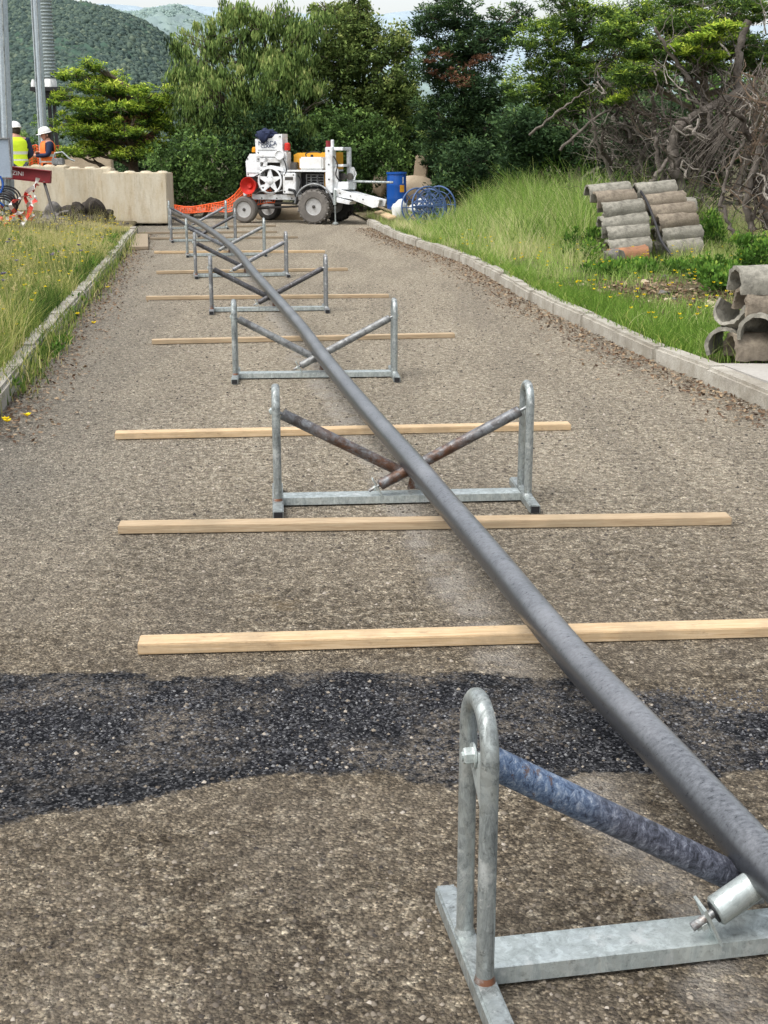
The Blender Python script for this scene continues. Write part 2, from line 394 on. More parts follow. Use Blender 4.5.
M['bark'] = m_rock('bark', (.17, .135, .10), (.065, .05, .038), 9, .9)
M['bark_pale'] = m_rock('bark_pale', (.26, .22, .17), (.12, .10, .08), 9, .9)
M['dead'] = m_rock('dead_wood', (.21, .185, .16), (.06, .05, .042), 14, .8)
M['dead_pale'] = m_rock('dead_wood_bleached', (.42, .385, .335), (.20, .175, .15), 14, .8)
M['dead_dark'] = m_rock('dead_wood_dark', (.085, .07, .058), (.03, .025, .02), 14, .8)
M['dead_brown'] = m_rock('dead_fibre', (.20, .145, .10), (.08, .058, .042), 20, .8)
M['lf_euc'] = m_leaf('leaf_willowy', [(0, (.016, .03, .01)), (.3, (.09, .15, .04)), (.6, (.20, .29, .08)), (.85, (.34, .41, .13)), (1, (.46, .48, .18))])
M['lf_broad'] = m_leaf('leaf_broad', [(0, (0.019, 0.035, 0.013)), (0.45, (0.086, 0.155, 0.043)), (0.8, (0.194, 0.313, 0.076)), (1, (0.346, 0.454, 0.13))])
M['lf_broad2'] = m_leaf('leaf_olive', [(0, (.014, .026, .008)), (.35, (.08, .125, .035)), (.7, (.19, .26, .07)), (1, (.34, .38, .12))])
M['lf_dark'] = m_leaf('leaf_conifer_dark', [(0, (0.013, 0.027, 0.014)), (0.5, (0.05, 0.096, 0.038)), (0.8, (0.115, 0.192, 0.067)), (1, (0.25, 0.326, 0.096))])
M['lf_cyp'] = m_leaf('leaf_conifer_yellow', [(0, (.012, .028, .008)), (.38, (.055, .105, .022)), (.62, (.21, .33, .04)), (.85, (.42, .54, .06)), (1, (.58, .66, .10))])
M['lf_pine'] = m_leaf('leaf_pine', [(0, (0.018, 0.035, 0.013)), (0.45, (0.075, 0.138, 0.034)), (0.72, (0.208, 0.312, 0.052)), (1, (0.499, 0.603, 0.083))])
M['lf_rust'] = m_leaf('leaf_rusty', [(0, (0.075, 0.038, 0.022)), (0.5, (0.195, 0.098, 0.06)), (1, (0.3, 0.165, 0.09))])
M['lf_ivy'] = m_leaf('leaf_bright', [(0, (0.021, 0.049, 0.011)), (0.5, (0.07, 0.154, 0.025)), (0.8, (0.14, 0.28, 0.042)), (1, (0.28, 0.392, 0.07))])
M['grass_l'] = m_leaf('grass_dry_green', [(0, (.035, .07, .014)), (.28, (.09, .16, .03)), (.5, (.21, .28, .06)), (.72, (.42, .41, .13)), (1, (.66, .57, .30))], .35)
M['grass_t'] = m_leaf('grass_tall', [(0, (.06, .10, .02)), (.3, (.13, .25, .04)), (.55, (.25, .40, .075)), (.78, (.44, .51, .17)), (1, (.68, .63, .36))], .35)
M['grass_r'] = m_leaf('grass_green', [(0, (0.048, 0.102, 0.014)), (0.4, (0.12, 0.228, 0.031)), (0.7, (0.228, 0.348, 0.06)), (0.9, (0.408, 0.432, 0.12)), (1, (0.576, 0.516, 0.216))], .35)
M['petal_y'] = m_leaf('petal_yellow', [(0, (.75, .55, .01)), (1, (.85, .7, .03))], .3)
M['petal_p'] = m_leaf('petal_purple', [(0, (.12, .11, .22)), (1, (.25, .22, .36))], .3)
M['petal_r'] = m_leaf('petal_red', [(0, (.6, .02, .01)), (1, (.7, .03, .02))], .3)
M['litter'] = m_leaf('dry_litter', [(0, (.05, .03, .02)), (.5, (.16, .10, .06)), (1, (.36, .27, .17))], .1)
M['pebble'] = m_leaf('pebble', [(0, (.04, .036, .033)), (.5, (.13, .11, .088)), (.85, (.22, .19, .15)), (1, (.36, .32, .27))], .0, .9)
M['pebble_dark'] = m_leaf('pebble_tar', [(0, (.015, .015, .018)), (.7, (.06, .062, .07)), (1, (.22, .22, .22))], .0, .9)

# ------------------------------------------------------------- camera, light, sky
cam = bpy.data.cameras.new('camera'); co = bpy.data.objects.new('camera', cam); C.objects.link(co)
co.location = (0, 0, H); co.rotation_euler = (math.pi/2-TH, 0, 0)
cam.sensor_fit = 'VERTICAL'; cam.sensor_height = 24; cam.lens = F*24/1024; cam.clip_end = 9000; cam.clip_start = .05
bpy.context.scene.camera = co
SUN_EL, SUN_AZ = R(60), R(-128)     # azimuth measured from +Y towards +X (sun high, behind the left shoulder)
w = bpy.data.worlds.new('World'); bpy.context.scene.world = w; w.use_nodes = True
nt = w.node_tree; bg = nt.nodes['Background']; bg.inputs[1].default_value = .15
sky = nt.nodes.new('ShaderNodeTexSky'); sky.sky_type = 'NISHITA'; sky.sun_disc = False
sky.sun_elevation = SUN_EL; sky.sun_rotation = SUN_AZ; sky.dust_density = 4; sky.air_density = 1.2; sky.ozone_density = 1
hs = nt.nodes.new('ShaderNodeHueSaturation'); hs.inputs['Saturation'].default_value = .30; hs.inputs['Value'].default_value = 1.25
tcw = nt.nodes.new('ShaderNodeTexCoord'); sxw = nt.nodes.new('ShaderNodeSeparateXYZ'); mrw = nt.nodes.new('ShaderNodeMapRange')
nt.links.new(tcw.outputs['Generated'], sxw.inputs[0]); nt.links.new(sxw.outputs[2], mrw.inputs[0])
for i_, v_ in ((1, .0), (2, .30), (3, 2.3), (4, 1.9)): mrw.inputs[i_].default_value = v_     # bright haze towards the horizon
nt.links.new(mrw.outputs[0], hs.inputs['Value'])
nt.links.new(sky.outputs[0], hs.inputs['Color']); nt.links.new(hs.outputs[0], bg.inputs[0])
sl = bpy.data.lights.new('sun', 'SUN'); so = bpy.data.objects.new('sun', sl); C.objects.link(so)
sl.energy = 1.7; sl.angle = R(34); sl.color = (1, .965, .91)
sd = Vector((math.sin(SUN_AZ)*math.cos(SUN_EL), math.cos(SUN_AZ)*math.cos(SUN_EL), math.sin(SUN_EL)))
so.rotation_euler = sd.to_track_quat('Z', 'Y').to_euler()
sc = bpy.context.scene
sc.view_settings.view_transform = 'Standard'; sc.view_settings.look = 'None'; sc.view_settings.exposure = 0
sc.cycles.max_bounces = 6; sc.cycles.transparent_max_bounces = 4; sc.cycles.use_denoising = True

# ------------------------------------------------------------- ground, road, verges, kerbs
def sheet(name, x0, x1, y0, y1, z, mat, nx=2, ny=2, zf=None):
    xs = np.linspace(x0, x1, nx); ys = np.linspace(y0, y1, ny)
    V = np.array([(x, y, z+(zf(x, y) if zf else 0)) for y in ys for x in xs])
    Fq = [(j*nx+i, j*nx+i+1, (j+1)*nx+i+1, (j+1)*nx+i) for j in range(ny-1) for i in range(nx-1)]
    return npmesh(name, V, Fq, mat, smooth=True)
tag(sheet('ground', -3500, 3500, -200, 5000, -.02, M['ground'], 8, 8), 'open ground reaching out to the wooded hills', 'ground', kind='structure')
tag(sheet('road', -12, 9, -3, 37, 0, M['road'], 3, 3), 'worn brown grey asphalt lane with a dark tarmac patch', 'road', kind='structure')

LK = [P(0, 414), P(53, 341), P(92.5, 294), P(138, 233)]
d = Vector((-.135, 1, 0)); LK = [LK[0]-d*11] + LK
RK = [P(748, 402), P(671, 371), P(540, 308.5), P(468.6, 266), P(393, 239), P(357, 220)]
RK = [RK[0]-Vector((-.18, 1, 0))*11] + RK
def interp(poly, y):
    if y <= poly[0].y: return poly[0].x
    for a, b in zip(poly, poly[1:]):
        if y <= b.y: return a.x+(b.x-a.x)*(y-a.y)/(b.y-a.y)
    a, b = poly[-2], poly[-1]; return b.x+(b.x-a.x)/(b.y-a.y)*(y-b.y)
def smooth_x(poly, y): return sum(interp(poly, y+k*.6) for k in (-1, 0, 1))/3
def kx_l(y): return smooth_x(LK, y)
def kx_r(y): return smooth_x(RK, y)
def nz(x, y, s, o=0): return mnoise.noise(Vector((x*s+o, y*s-o, o)))
def sm(t): t = max(0, min(1, t)); return t*t*(3-2*t)
def zl(x, y):      # left verge level
    dd = kx_l(y)-.16-x
    return .10+.05*nz(x, y, .8)*sm(dd)+.20*sm(dd/2.5)*sm((y-9)/14)+.015*nz(x, y, 5)
def zr(x, y):
    dd = x-kx_r(y)-.16
    return .085+(.02+.16*sm((y-20)/6)*sm((dd-.6)/2))*sm(dd/3)+.04*nz(x, y, .7, 3)*sm(dd)+.015*nz(x, y, 4)
def verge(name, side, y0, y1, width, mat, kx, zf, lab):
    ny, nx = int((y1-y0)/.14), 60
    V = []
    for j in range(ny+1):
        y = y0+(y1-y0)*j/ny
        for i in range(nx+1):
            t = (i/nx)**1.6*width
            x = kx(y)+side*(.13+t); V.append((x, y, zf(x, y) if i else zf(x, y)-.03))
    Fq = []
    for j in range(ny):
        for i in range(nx):
            q = (j*(nx+1)+i, j*(nx+1)+i+1, (j+1)*(nx+1)+i+1, (j+1)*(nx+1)+i)
            Fq.append(q if side > 0 else q[::-1])
    return tag(npmesh(name, V, Fq, mat, smooth=True), lab, 'verge', kind='structure')
verge('left_verge', -1, -2, 28.5, 16, M['soil'], kx_l, zl, 'earth bank of the left verge under the weeds')
verge('right_verge', 1, -2, 40, 24, M['soil_r'], kx_r, zr, 'earth bank of the right verge under the grass')
# raised yard behind the concrete blocks
mb = MB(); mb.box((-13.4, 36.6, .15), (15.5, 16, .30), None, .05)
tag(mb.build('yard', M['soil']), 'raised earth yard behind the concrete blocks', 'yard', kind='structure')

def kerb(name, kx, side, y0, y1, lab):
    mb = MB(); y = y0
    while y < y1:
        L = min(1.0, y1-y)
        a = Vector((kx(y+.002), y+.002, 0)); b = Vector((kx(y+L-.002), y+L-.002, 0))
        c = (a+b)/2; t = (b-a).normalized(); ang = math.atan2(-t.x, t.y)
        rot = Matrix.Rotation(ang+random.uniform(-.006, .006), 4, 'Z') @ Matrix.Rotation(random.uniform(-.012, .012), 4, 'X')
        hz = .125+random.uniform(-.008, .008)
        off = Vector((side*.075, 0, 0))
        mb.box(c+off+Vector((random.uniform(-.014, .014), 0, hz/2-.02)), (.15, (b-a).length, hz+.04), rot, .022)
        y += L
    return tag(mb.build(name, M['kerb'], ang=30), lab, 'kerb', kind='structure')
kerb('left_kerb', kx_l, -1, -2, 25.6, 'weathered concrete kerb along the left verge')
kerb('right_kerb', kx_r, 1, -2, 28.2, 'weathered concrete kerb along the right verge')
# concrete slab by the right kerb
a = P(706, 360, .14)
x0 = a.x
pts = [(kx_r(9.15)+.16, 9.15), (kx_r(9.15)+3, 9.05), (kx_r(6)+4, 5.5), (kx_r(5.5)+.16, 5.5)]
mb = MB(); n = len(pts)
mb.add([(x, y, .125) for x, y in pts]+[(x, y, .03) for x, y in pts], [tuple(range(n)), tuple(range(2*n-1, n-1, -1))]+[(i, n+i, n+(i+1) % n, (i+1) % n) for i in range(n)])
tag(mb.build('concrete_slab', M['slab'], smooth=False), 'pale concrete slab set behind the right kerb', 'slab', kind='structure')

# ------------------------------------------------------------- hills
def hill(name, mat, Y0, Y1, ridge, lab, seed, x0=-1, x1=1, amp=1.5, nx=260, ny=90):
    # ridge: list of (px, py) of the skyline as seen, taken at distance (Y0+Y1)/2
    Yr = Y0+(Y1-Y0)*.62
    pts = [W(a, b, Yr) for a, b in ridge]
    xs = np.linspace(pts[0].x, pts[-1].x, nx); hz = np.interp(xs, [p.x for p in pts], [p.z for p in pts])
    V = []
    for j in range(ny):
        t = j/(ny-1); y = Y0+(Y1-Y0)*t
        prof = sm(t/.62)**.8 if t < .62 else 1-.6*((t-.62)/.38)**2
        for i in range(nx):
            k = 1/Yr
            dz = (mnoise.noise(Vector((xs[i]*14*k+seed, y*14*k, 0)))*.05*hz[i]*math.sin(math.pi*min(1, t/.62)) if t < .62 else 0)
            dz += amp*(mnoise.noise(Vector((xs[i]*500*k, y*500*k, seed)))+.7*mnoise.noise(Vector((xs[i]*190*k, y*190*k, seed))))
            V.append((xs[i]*(1+.0*t), y, -3+(hz[i]+3)*prof+dz*min(1, t*4)))
    Fq = [(j*nx+i, j*nx+i+1, (j+1)*nx+i+1, (j+1)*nx+i) for j in range(ny-1) for i in range(nx-1)]
    tag(npmesh(name, V, Fq, mat, smooth=True), lab, 'hill', kind='structure')
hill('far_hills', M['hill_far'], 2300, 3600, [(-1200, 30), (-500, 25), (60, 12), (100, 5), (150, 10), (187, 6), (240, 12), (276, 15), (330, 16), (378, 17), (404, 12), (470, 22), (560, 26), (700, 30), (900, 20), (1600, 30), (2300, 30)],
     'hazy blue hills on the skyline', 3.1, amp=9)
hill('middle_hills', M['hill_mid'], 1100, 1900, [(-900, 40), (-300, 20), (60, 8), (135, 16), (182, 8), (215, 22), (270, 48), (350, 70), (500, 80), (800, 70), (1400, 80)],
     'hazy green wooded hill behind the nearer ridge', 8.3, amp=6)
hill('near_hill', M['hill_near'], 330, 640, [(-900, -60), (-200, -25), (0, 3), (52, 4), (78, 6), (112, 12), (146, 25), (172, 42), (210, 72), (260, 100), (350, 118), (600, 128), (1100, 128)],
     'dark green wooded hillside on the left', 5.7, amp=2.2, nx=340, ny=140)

def canopy(name, lab, mat, n, pxr, Y0, Y1, ridge, s0, s1):
    base = []; bm = bmesh.new(); bmesh.ops.create_icosphere(bm, subdivisions=1, radius=1); bm.verts.index_update()
    bv = np.array([v.co for v in bm.verts]); bf = np.array([[v.index for v in f.verts] for f in bm.faces]); bm.free()
    Yr = Y0+(Y1-Y0)*.62; rx = [W(a, b, Yr) for a, b in ridge]
    V = []; T = []
    for k in range(n):
        t = random.random()**.8*.62; y = Y0+(Y1-Y0)*t; px = random.uniform(*pxr); x = W(px, 0, y).x
        z = -3+(np.interp(x, [p_.x for p_ in rx], [p_.z for p_ in rx])+3)*(sm(t/.62)**.8)
        sz = random.uniform(s0, s1); sc_ = np.array([1, 1, random.uniform(.7, 1.2)])*sz
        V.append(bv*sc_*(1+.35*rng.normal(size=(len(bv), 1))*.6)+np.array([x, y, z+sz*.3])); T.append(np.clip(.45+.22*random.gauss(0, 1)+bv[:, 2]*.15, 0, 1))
    V = np.concatenate(V); m = len(bv); Fq = np.concatenate([bf+k*m for k in range(n)])
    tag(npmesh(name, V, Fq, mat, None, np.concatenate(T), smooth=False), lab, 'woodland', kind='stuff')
M['canopy_near'] = m_leaf('canopy_near', [(0, (.034, .054, .052)), (.5, (.058, .086, .074)), (.8, (.085, .118, .088)), (1, (.13, .16, .115))], 0, .9)  # blue-grey cast of distance haze put into the canopy colours
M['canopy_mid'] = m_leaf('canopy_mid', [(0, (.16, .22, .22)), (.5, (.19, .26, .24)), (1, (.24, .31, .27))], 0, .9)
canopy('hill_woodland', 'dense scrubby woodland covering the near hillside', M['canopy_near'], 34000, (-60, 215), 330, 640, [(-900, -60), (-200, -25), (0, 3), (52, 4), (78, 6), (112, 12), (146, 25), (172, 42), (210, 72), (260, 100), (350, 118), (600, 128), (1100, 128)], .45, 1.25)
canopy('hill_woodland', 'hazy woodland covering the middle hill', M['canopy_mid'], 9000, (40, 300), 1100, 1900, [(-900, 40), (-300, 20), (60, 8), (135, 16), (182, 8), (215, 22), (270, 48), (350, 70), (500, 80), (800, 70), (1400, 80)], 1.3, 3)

# ------------------------------------------------------------- roller stands
SW, SHH = 1.09, .55    # width between hoops, hoop height
def make_stand():
    root = empty('roller_stand', (0, 0, 0), 'x', 'roller stand', 'galvanised V-roller stands set along the lane under the duct')
    for s in (-1, 1):
        x = s*SW/2
        f = MB(); f.box((x, 0, .022), (.046, .53, .04), None, .005)
        fo = f.build('foot', M['galv'], root)
        for e in (-1, 1):
            b = MB(); b.box((x, e*.2662, .022), (.036, .004, .030)); b.build('open_end', M['black'], fo)
        h = MB(); r = .082; top = SHH-r
        path = [(x, -r, .03), (x, -r, .15), (x, -r, .3), (x, -r, top)]
        path += [(x, -r*math.cos(a), top+r*math.sin(a)) for a in np.linspace(0, math.pi, 13)[1:-1]]
        path += [(x, r, top), (x, r, .3), (x, r, .15), (x, r, .03)]
        h.tube(path, .0178, 16)
        ho = h.build('hoop', M['galv'], root)
        g = MB()   # triangular gusset inside the hoop
        g.add([(x-.003, r-.008, SHH-.125), (x-.003, -r+.012, SHH-.075), (x-.003, -r+.012, SHH-.225), (x+.003, r-.008, SHH-.125), (x+.003, -r+.012, SHH-.075), (x+.003, -r+.012, SHH-.225)],
              [(0, 1, 2), (5, 4, 3), (0, 3, 4, 1), (1, 4, 5, 2), (2, 5, 3, 0)])
        g.build('gusset', M['galv_light'], ho, smooth=False)
        yb = .012 if s > 0 else .018
        nut = MB(); Mx = Matrix.Translation((x, yb, SHH-.112)) @ Matrix.Rotation(math.pi/2*s, 4, 'Y')
        nut.lathe([(.023, .004), (.023, .008)], 20, Mx); nut.lathe([(.0165, .008), (.0165, .023), (.014, .026)], 6, Mx); nut.lathe([(.008, .026), (.008, .030)], 12, Mx)
        nut.build('nut', M['galv_light'], ho, ang=25)
        for q in (-r, r): wl = MB(); wl.lathe([(.022, .042), (.020, .048), (.0178, .053)], 16, Matrix.Translation((x, q, 0))); wl.build('weld', M['galv_rust' if q < 0 and s < 0 else 'galv'], ho)
    # channel between the feet: open-bottomed, upturned lips
    c = MB(); L = SW-.048
    c.box((0, 0, .040), (L, .094, .005)); c.box((0, -.049, .026), (L, .004, .034)); c.box((0, .049, .026), (L, .004, .034))
    c.build('base_channel', M['galv_light'], root, smooth=False)
    # rollers: left one behind, right one in front
    def rol(a, b, mat, r=.030):
        a, b = Vector(a), Vector(b); d = (b-a); L = d.length
        o = MB(); o.lathe([(.0, 0), (r-.004, 0), (r, .004), (r, L-.004), (r-.004, L), (.0, L)], 28)
        ob = o.build('roller', mat, root); ob.location = a; ob.rotation_euler = d.to_track_quat('Z', 'Y').to_euler()
        ax = MB(); ax.tube([(0, 0, -.055), (0, 0, L+.03)], .009, 10); ax.build('axle', M['galv_dark'], ob)
        en = MB(); en.lathe([(.0, -.004), (r*.72, -.003), (r*.72, -.001)], 20); en.build('end_cap', M['black'], ob)
        return ob
    la = rol((.02, .045, .124), (-SW/2+.028, .022, SHH-.128), M['roller_grey'])
    ra = rol((-.10, -.035, .092), (SW/2-.028, .01, SHH-.128), M['roller_grey'])
    br = MB()
    sl_ = Matrix.Translation((-.112, -.035, .083)) @ Matrix.Rotation(R(-28), 4, 'Y')
    br.prism([(-.003, -.045), (.003, -.045), (.003, .045), (-.003, .045)], -.028, .028, sl_)
    br.lathe([(.012, -.018), (.012, -.006)], 6, sl_ @ Matrix.Rotation(math.pi/2, 4, 'Y')); br.lathe([(.006, -.028), (.006, -.018)], 10, sl_ @ Matrix.Rotation(math.pi/2, 4, 'Y'))
    br.build('axle_bracket', M['galv_light'], root, ang=25)
    b2 = MB(); b2.prism([(.03, .043), (.11, .043), (.075, .12), (.045, .12)], .068, .074); b2.build('axle_bracket', M['galv_rust'], root, smooth=False)
    return root, la, ra
root, la, ra = make_stand()
stands = [  # left foot px, right foot px, materials, label
    ((474, 975), None, ('roller_blue', 'galv_light'), 'nearest roller stand, cut by the right edge, with blue scuffed roller and bright zinc'),
    ((278, 504.5), (524, 499), ('roller_rust', 'roller_rust'), 'roller stand with two rusty brown rollers, second from the camera'),
    ((236, 378.5), (394, 376.5), ('roller_pale', 'roller_pale'), 'roller stand with pale grey scratched rollers, third from the camera'),
    ((212, 312), (326, 310.5), ('roller_dark', 'roller_dark'), 'roller stand with dark rollers standing just beyond the pale-rollered one'),
    ((196, 277.5), (286.5, 276), ('roller_dark', 'roller_grey'), 'fifth roller stand from the camera, with left roller darker than its right one'),
    ((187.5, 256.5), (264.5, 255.5), ('roller_grey', 'roller_pale'), 'sixth roller stand from the camera, with pale right roller and bright hoops'),
    ((171.5, 242), (235.5, 241), ('roller_dark', 'roller_dark'), 'seventh roller stand from the camera, dark and slim, last but one of the row'),
    ((170, 229.5), (226, 228.5), ('roller_grey', 'roller_grey'), 'farthest roller stand, right beside the end of the concrete block wall')]
stand_pos = []
proto_children_done = False
for i, (a, b, ms, lab) in enumerate(stands):
    o = root if i == 0 else copy_tree(root)
    A = P(*a)
    if b: B = P(*b); ang = math.atan2(B.y-A.y, B.x-A.x); cpos = (A+B)/2; k = (B-A).length/SW
    else: ang = R(10.2); cpos = A+Vector((math.cos(ang), math.sin(ang), 0))*SW/2; k = 1
    ang = max(R(0), min(R(13), ang)) if i else ang
    o.location = cpos; o.rotation_euler = (0, 0, ang); o['label'] = lab
    o.scale = (k, 1, 1.0) if i else (1, 1, 1.085)
    stand_pos.append((cpos, ang))
    rl = sorted([c for c in children(o) if c.name.startswith('roller')], key=lambda c: c.location.x)
    # rl[0] = right roller (starts left), rl[1] = left roller
    for ob, mk in ((rl[1], ms[0]), (rl[0], ms[1])):
        if i: ob.scale = (.86, .86, 1)
        ob.material_slots[0].link = 'OBJECT'; ob.material_slots[0].material = M[mk]
    if i in (3, 4, 6):
        for c in children(o):
            if c.name.startswith(('hoop', 'foot')): c.material_slots[0].link = 'OBJECT'; c.material_slots[0].material = M['galv_dark']
        for c in children(o):
            if c.name.startswith('roller'): c['label'] = 'dark worn roller'
for ch in children(root):
    if (ch.name.startswith('roller') and ch.location.x < 0) or ch.name == 'axle_bracket': ch.location.x += .045; ch.location.z += .01 if ch.name.startswith('roller') else .0
    if ch.name.startswith('roller'):
        ch['label'] = 'blue scuffed roller' if ch.location.x > 0 else 'short bright zinc roller'

# ------------------------------------------------------------- the duct
def catmull(pts, n=10):
    out = []; q = [pts[0]*2-pts[1]]+pts+[pts[-1]*2-pts[-2]]
    for i in range(1, len(q)-2):
        for k in range(n):
            t = k/n; a, b, c, d = q[i-1], q[i], q[i+1], q[i+2]
            out.append(.5*((2*b)+(c-a)*t+(2*a-5*b+4*c-d)*t*t+(3*b-a-3*c+d)*t**3))
    out.append(pts[-1]); return out
zp = .196
dp = [P(900, 990, .2), P(803, 903, zp), P(731, 826, zp), P(655, 743, zp), P(572, 655, .19), P(494, 560, .185), P(450, 507.5, .19), P(412, 462, zp), P(370, 414, .19), P(327, 362, zp), P(300, 326, .19), P(275, 297, .2),
      P(253, 272, .2), P(236, 251, .205), P(214, 233, .215), P(195, 221, .24), P(176, 213.5, .27)]
e = dp[-1]; dp += [e+Vector((-.55, 1.4, .02)), e+Vector((-1.3, 2.6, -.06))]
mb = MB(); path = catmull(dp, 12)
mb.tube(path, .0505, 36)
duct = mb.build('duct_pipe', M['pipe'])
tag(duct, 'long black plastic duct pipe lying diagonally on the row of roller stands', 'pipe')

# ------------------------------------------------------------- timbers
T = [((138, 656), (830, 637), 0, 'fresh pine batten nearest the camera, running out of the frame on the right'),
     ((118, 535.5), (732, 526), 0, 'pine batten lying just in front of the stand with rusty rollers'),
     ((115, 440.5), (571, 430.5), 0, 'pine batten lying just beyond the stand with rusty rollers'),
     ((152, 345), (455, 338), 0, 'pine batten crossing behind the stand with pale scratched rollers'),
     ((146, 300.5), (389, 298), 0, 'fifth pine batten from the camera, its right end behind the pale stand hoop'),
     ((156.5, 274.5), (348, 271), 0, 'sixth pine batten from the camera, slightly greyed'),
     ((154, 254), (325, 253), 0, 'seventh pine batten from the camera'),
     ((150, 240), (298, 238.5), 1, 'weathered batten, eighth from the camera'),
     ((139, 234.5), (277, 233), 1, 'weathered batten ending close to the left kerb end'),
     ((204, 228), (276, 227), 1, 'farthest batten, lying in front of the machine wheels')]
for a, b, old, lab in T:
    A, B = P(*a), P(*b); L = (B-A).length; ang = math.atan2(B.y-A.y, B.x-A.x)
    mb = MB(); mb.box((0, 0, 0), (L, .088, .036), None, .003)
    # slight sawn irregularity
    mb.v = [(x, y+.004*math.sin(x*2+a[0]), z+.002*math.sin(x*3)) for x, y, z in mb.v]
    o = mb.build('timber_batten', M['wood_old' if old else ('wood', 'wood_mid', 'wood', 'wood_mid', 'wood_mid', 'wood_mid', 'wood')[T.index((a, b, old, lab)) % 7]], ang=30)
    up = Vector((-math.sin(ang), math.cos(ang), 0))*.045
    o.location = (A+B)/2+up+Vector((0, 0, .0215)); o.rotation_euler = (R(.5), 0, ang)
    tag(o, lab, 'batten', 'wooden battens laid across the lane')
A, B = P(143, 250), P(136.5, 236.5)
mb = MB(); mb.box((0, 0, 0), (.30, (B-A).length, .05), None, .006)
o = mb.build('short_board', M['wood_old'], ang=30); o.location = (A+B)/2+Vector((0, 0, .028)); o.rotation_euler = (0, 0, R(10))
tag(o, 'short wide weathered board lying beside the left kerb end', 'board')

# ------------------------------------------------------------- leaves and grass
def leaf_quads(cent, axis, size, width, nrm=None, tone=None):
    """diamond-shaped leaves: cent (n,3), axis (n,3) unit"""
    n = len(cent)
    if nrm is None: nrm = rng.normal(size=(n, 3))
    side = np.cross(axis, nrm); side /= np.linalg.norm(side, axis=1, keepdims=True)+1e-9
    a = axis*size[:, None]*.5; s = side*width[:, None]*.5
    V = np.stack([cent-a, cent-a*.1+s, cent+a, cent-a*.1-s], 1).reshape(-1, 3)
    return V, np.repeat(tone, 4)
def unit(v): return v/(np.linalg.norm(v, axis=1, keepdims=True)+1e-9)
def crown(ells, n, kind, clump=.3, per=60, lsize=.09, lwid=.045, tlo=0.0, thi=1.0, flat=.6, inner=.15):
    """ells: (cx,cy,cz,rx,ry,rz). Leaves in clumps spread through the ellipsoids"""
    vol = np.array([(e[3]*e[4]*e[5])**.8 for e in ells]); vol /= vol.sum()
    nc = max(1, n//per); which = rng.choice(len(ells), nc, p=vol); E = np.array(ells)[which]
    d = unit(rng.normal(size=(nc, 3))); rr = (inner+(1-inner)*rng.random(nc))**.45
    cc = E[:, :3]+d*E[:, 3:6]*rr[:, None]
    cr = clump*(.45+rng.random(nc)*1.0); ct = rng.normal(size=nc)*.13+.10*(d[:, 2])  # upper clumps lighter, lower ones darker: top light worked into the tone
    idx = np.repeat(np.arange(nc), per); m = len(idx)
    q = unit(rng.normal(size=(m, 3)))*(rng.random(m)**.45)[:, None]; q[:, 2] *= flat
    cent = cc[idx]+q*cr[idx, None]
    tone = .40+1.25*ct[idx]+q[:, 2]/flat*.26+rng.normal(size=m)*.13  # leaf tone rises towards each clump top, painting in light from above
    ax = unit(rng.normal(size=(m, 3)))
    if kind == 'willow': ax = unit(np.stack([ax[:, 0]*.35, ax[:, 1]*.35, -np.abs(ax[:, 2])-.55], 1)); cent[:, 2] -= rng.random(m)*cr[idx]*.9
    if kind == 'spray': ax = unit(q*np.array([1, 1, .3])+rng.normal(size=(m, 3))*.3+np.array([0, 0, .15]))
    if kind == 'up': ax = unit(q+np.array([0, 0, .8]))
    nr = rng.normal(size=(m, 3)); 
    if kind == 'spray': nr += np.array([0, 0, 1.5])
    sz = lsize*(.6+.8*rng.random(m)); wd = lwid*(.6+.8*rng.random(m))
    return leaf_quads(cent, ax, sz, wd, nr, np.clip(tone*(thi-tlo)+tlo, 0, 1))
def leafobj(name, VT, mat, parent=None):
    V = np.concatenate([v for v, t in VT]); t = np.concatenate([t for v, t in VT])
    return npmesh(name, V, np.arange(len(V)).reshape(-1, 4), mat, parent, t)
def limb(mb, a, b, r0, r1, wob=.12, n=6, seg=7):
    a, b = Vector(a), Vector(b); L = (b-a).length; pts = []
    o = Vector((random.random()*50, random.random()*50, 0))
    for i in range(n+1):
        t = i/n; p = a.lerp(b, t); w_ = math.sin(math.pi*t)
        p = p+Vector((mnoise.noise(o+Vector((t*3, 0, 0))), mnoise.noise(o+Vector((0, t*3, 7))), mnoise.noise(o+Vector((3, 0, t*3)))))*wob*L*w_
        pts.append(p)
    mb.tube(pts, [r0+(r1-r0)*i/n for i in range(n+1)], seg); return pts
def E(px, py, Y, rx, ry, rd):      # ellipsoid given by its picture extent at distance Y
    c = W(px, py, Y); s = Y*1.0/F/CT*1.0
    s = (W(px+1, py, Y)-c).length; return (c.x, c.y, c.z, rx*s, rd, ry*s)
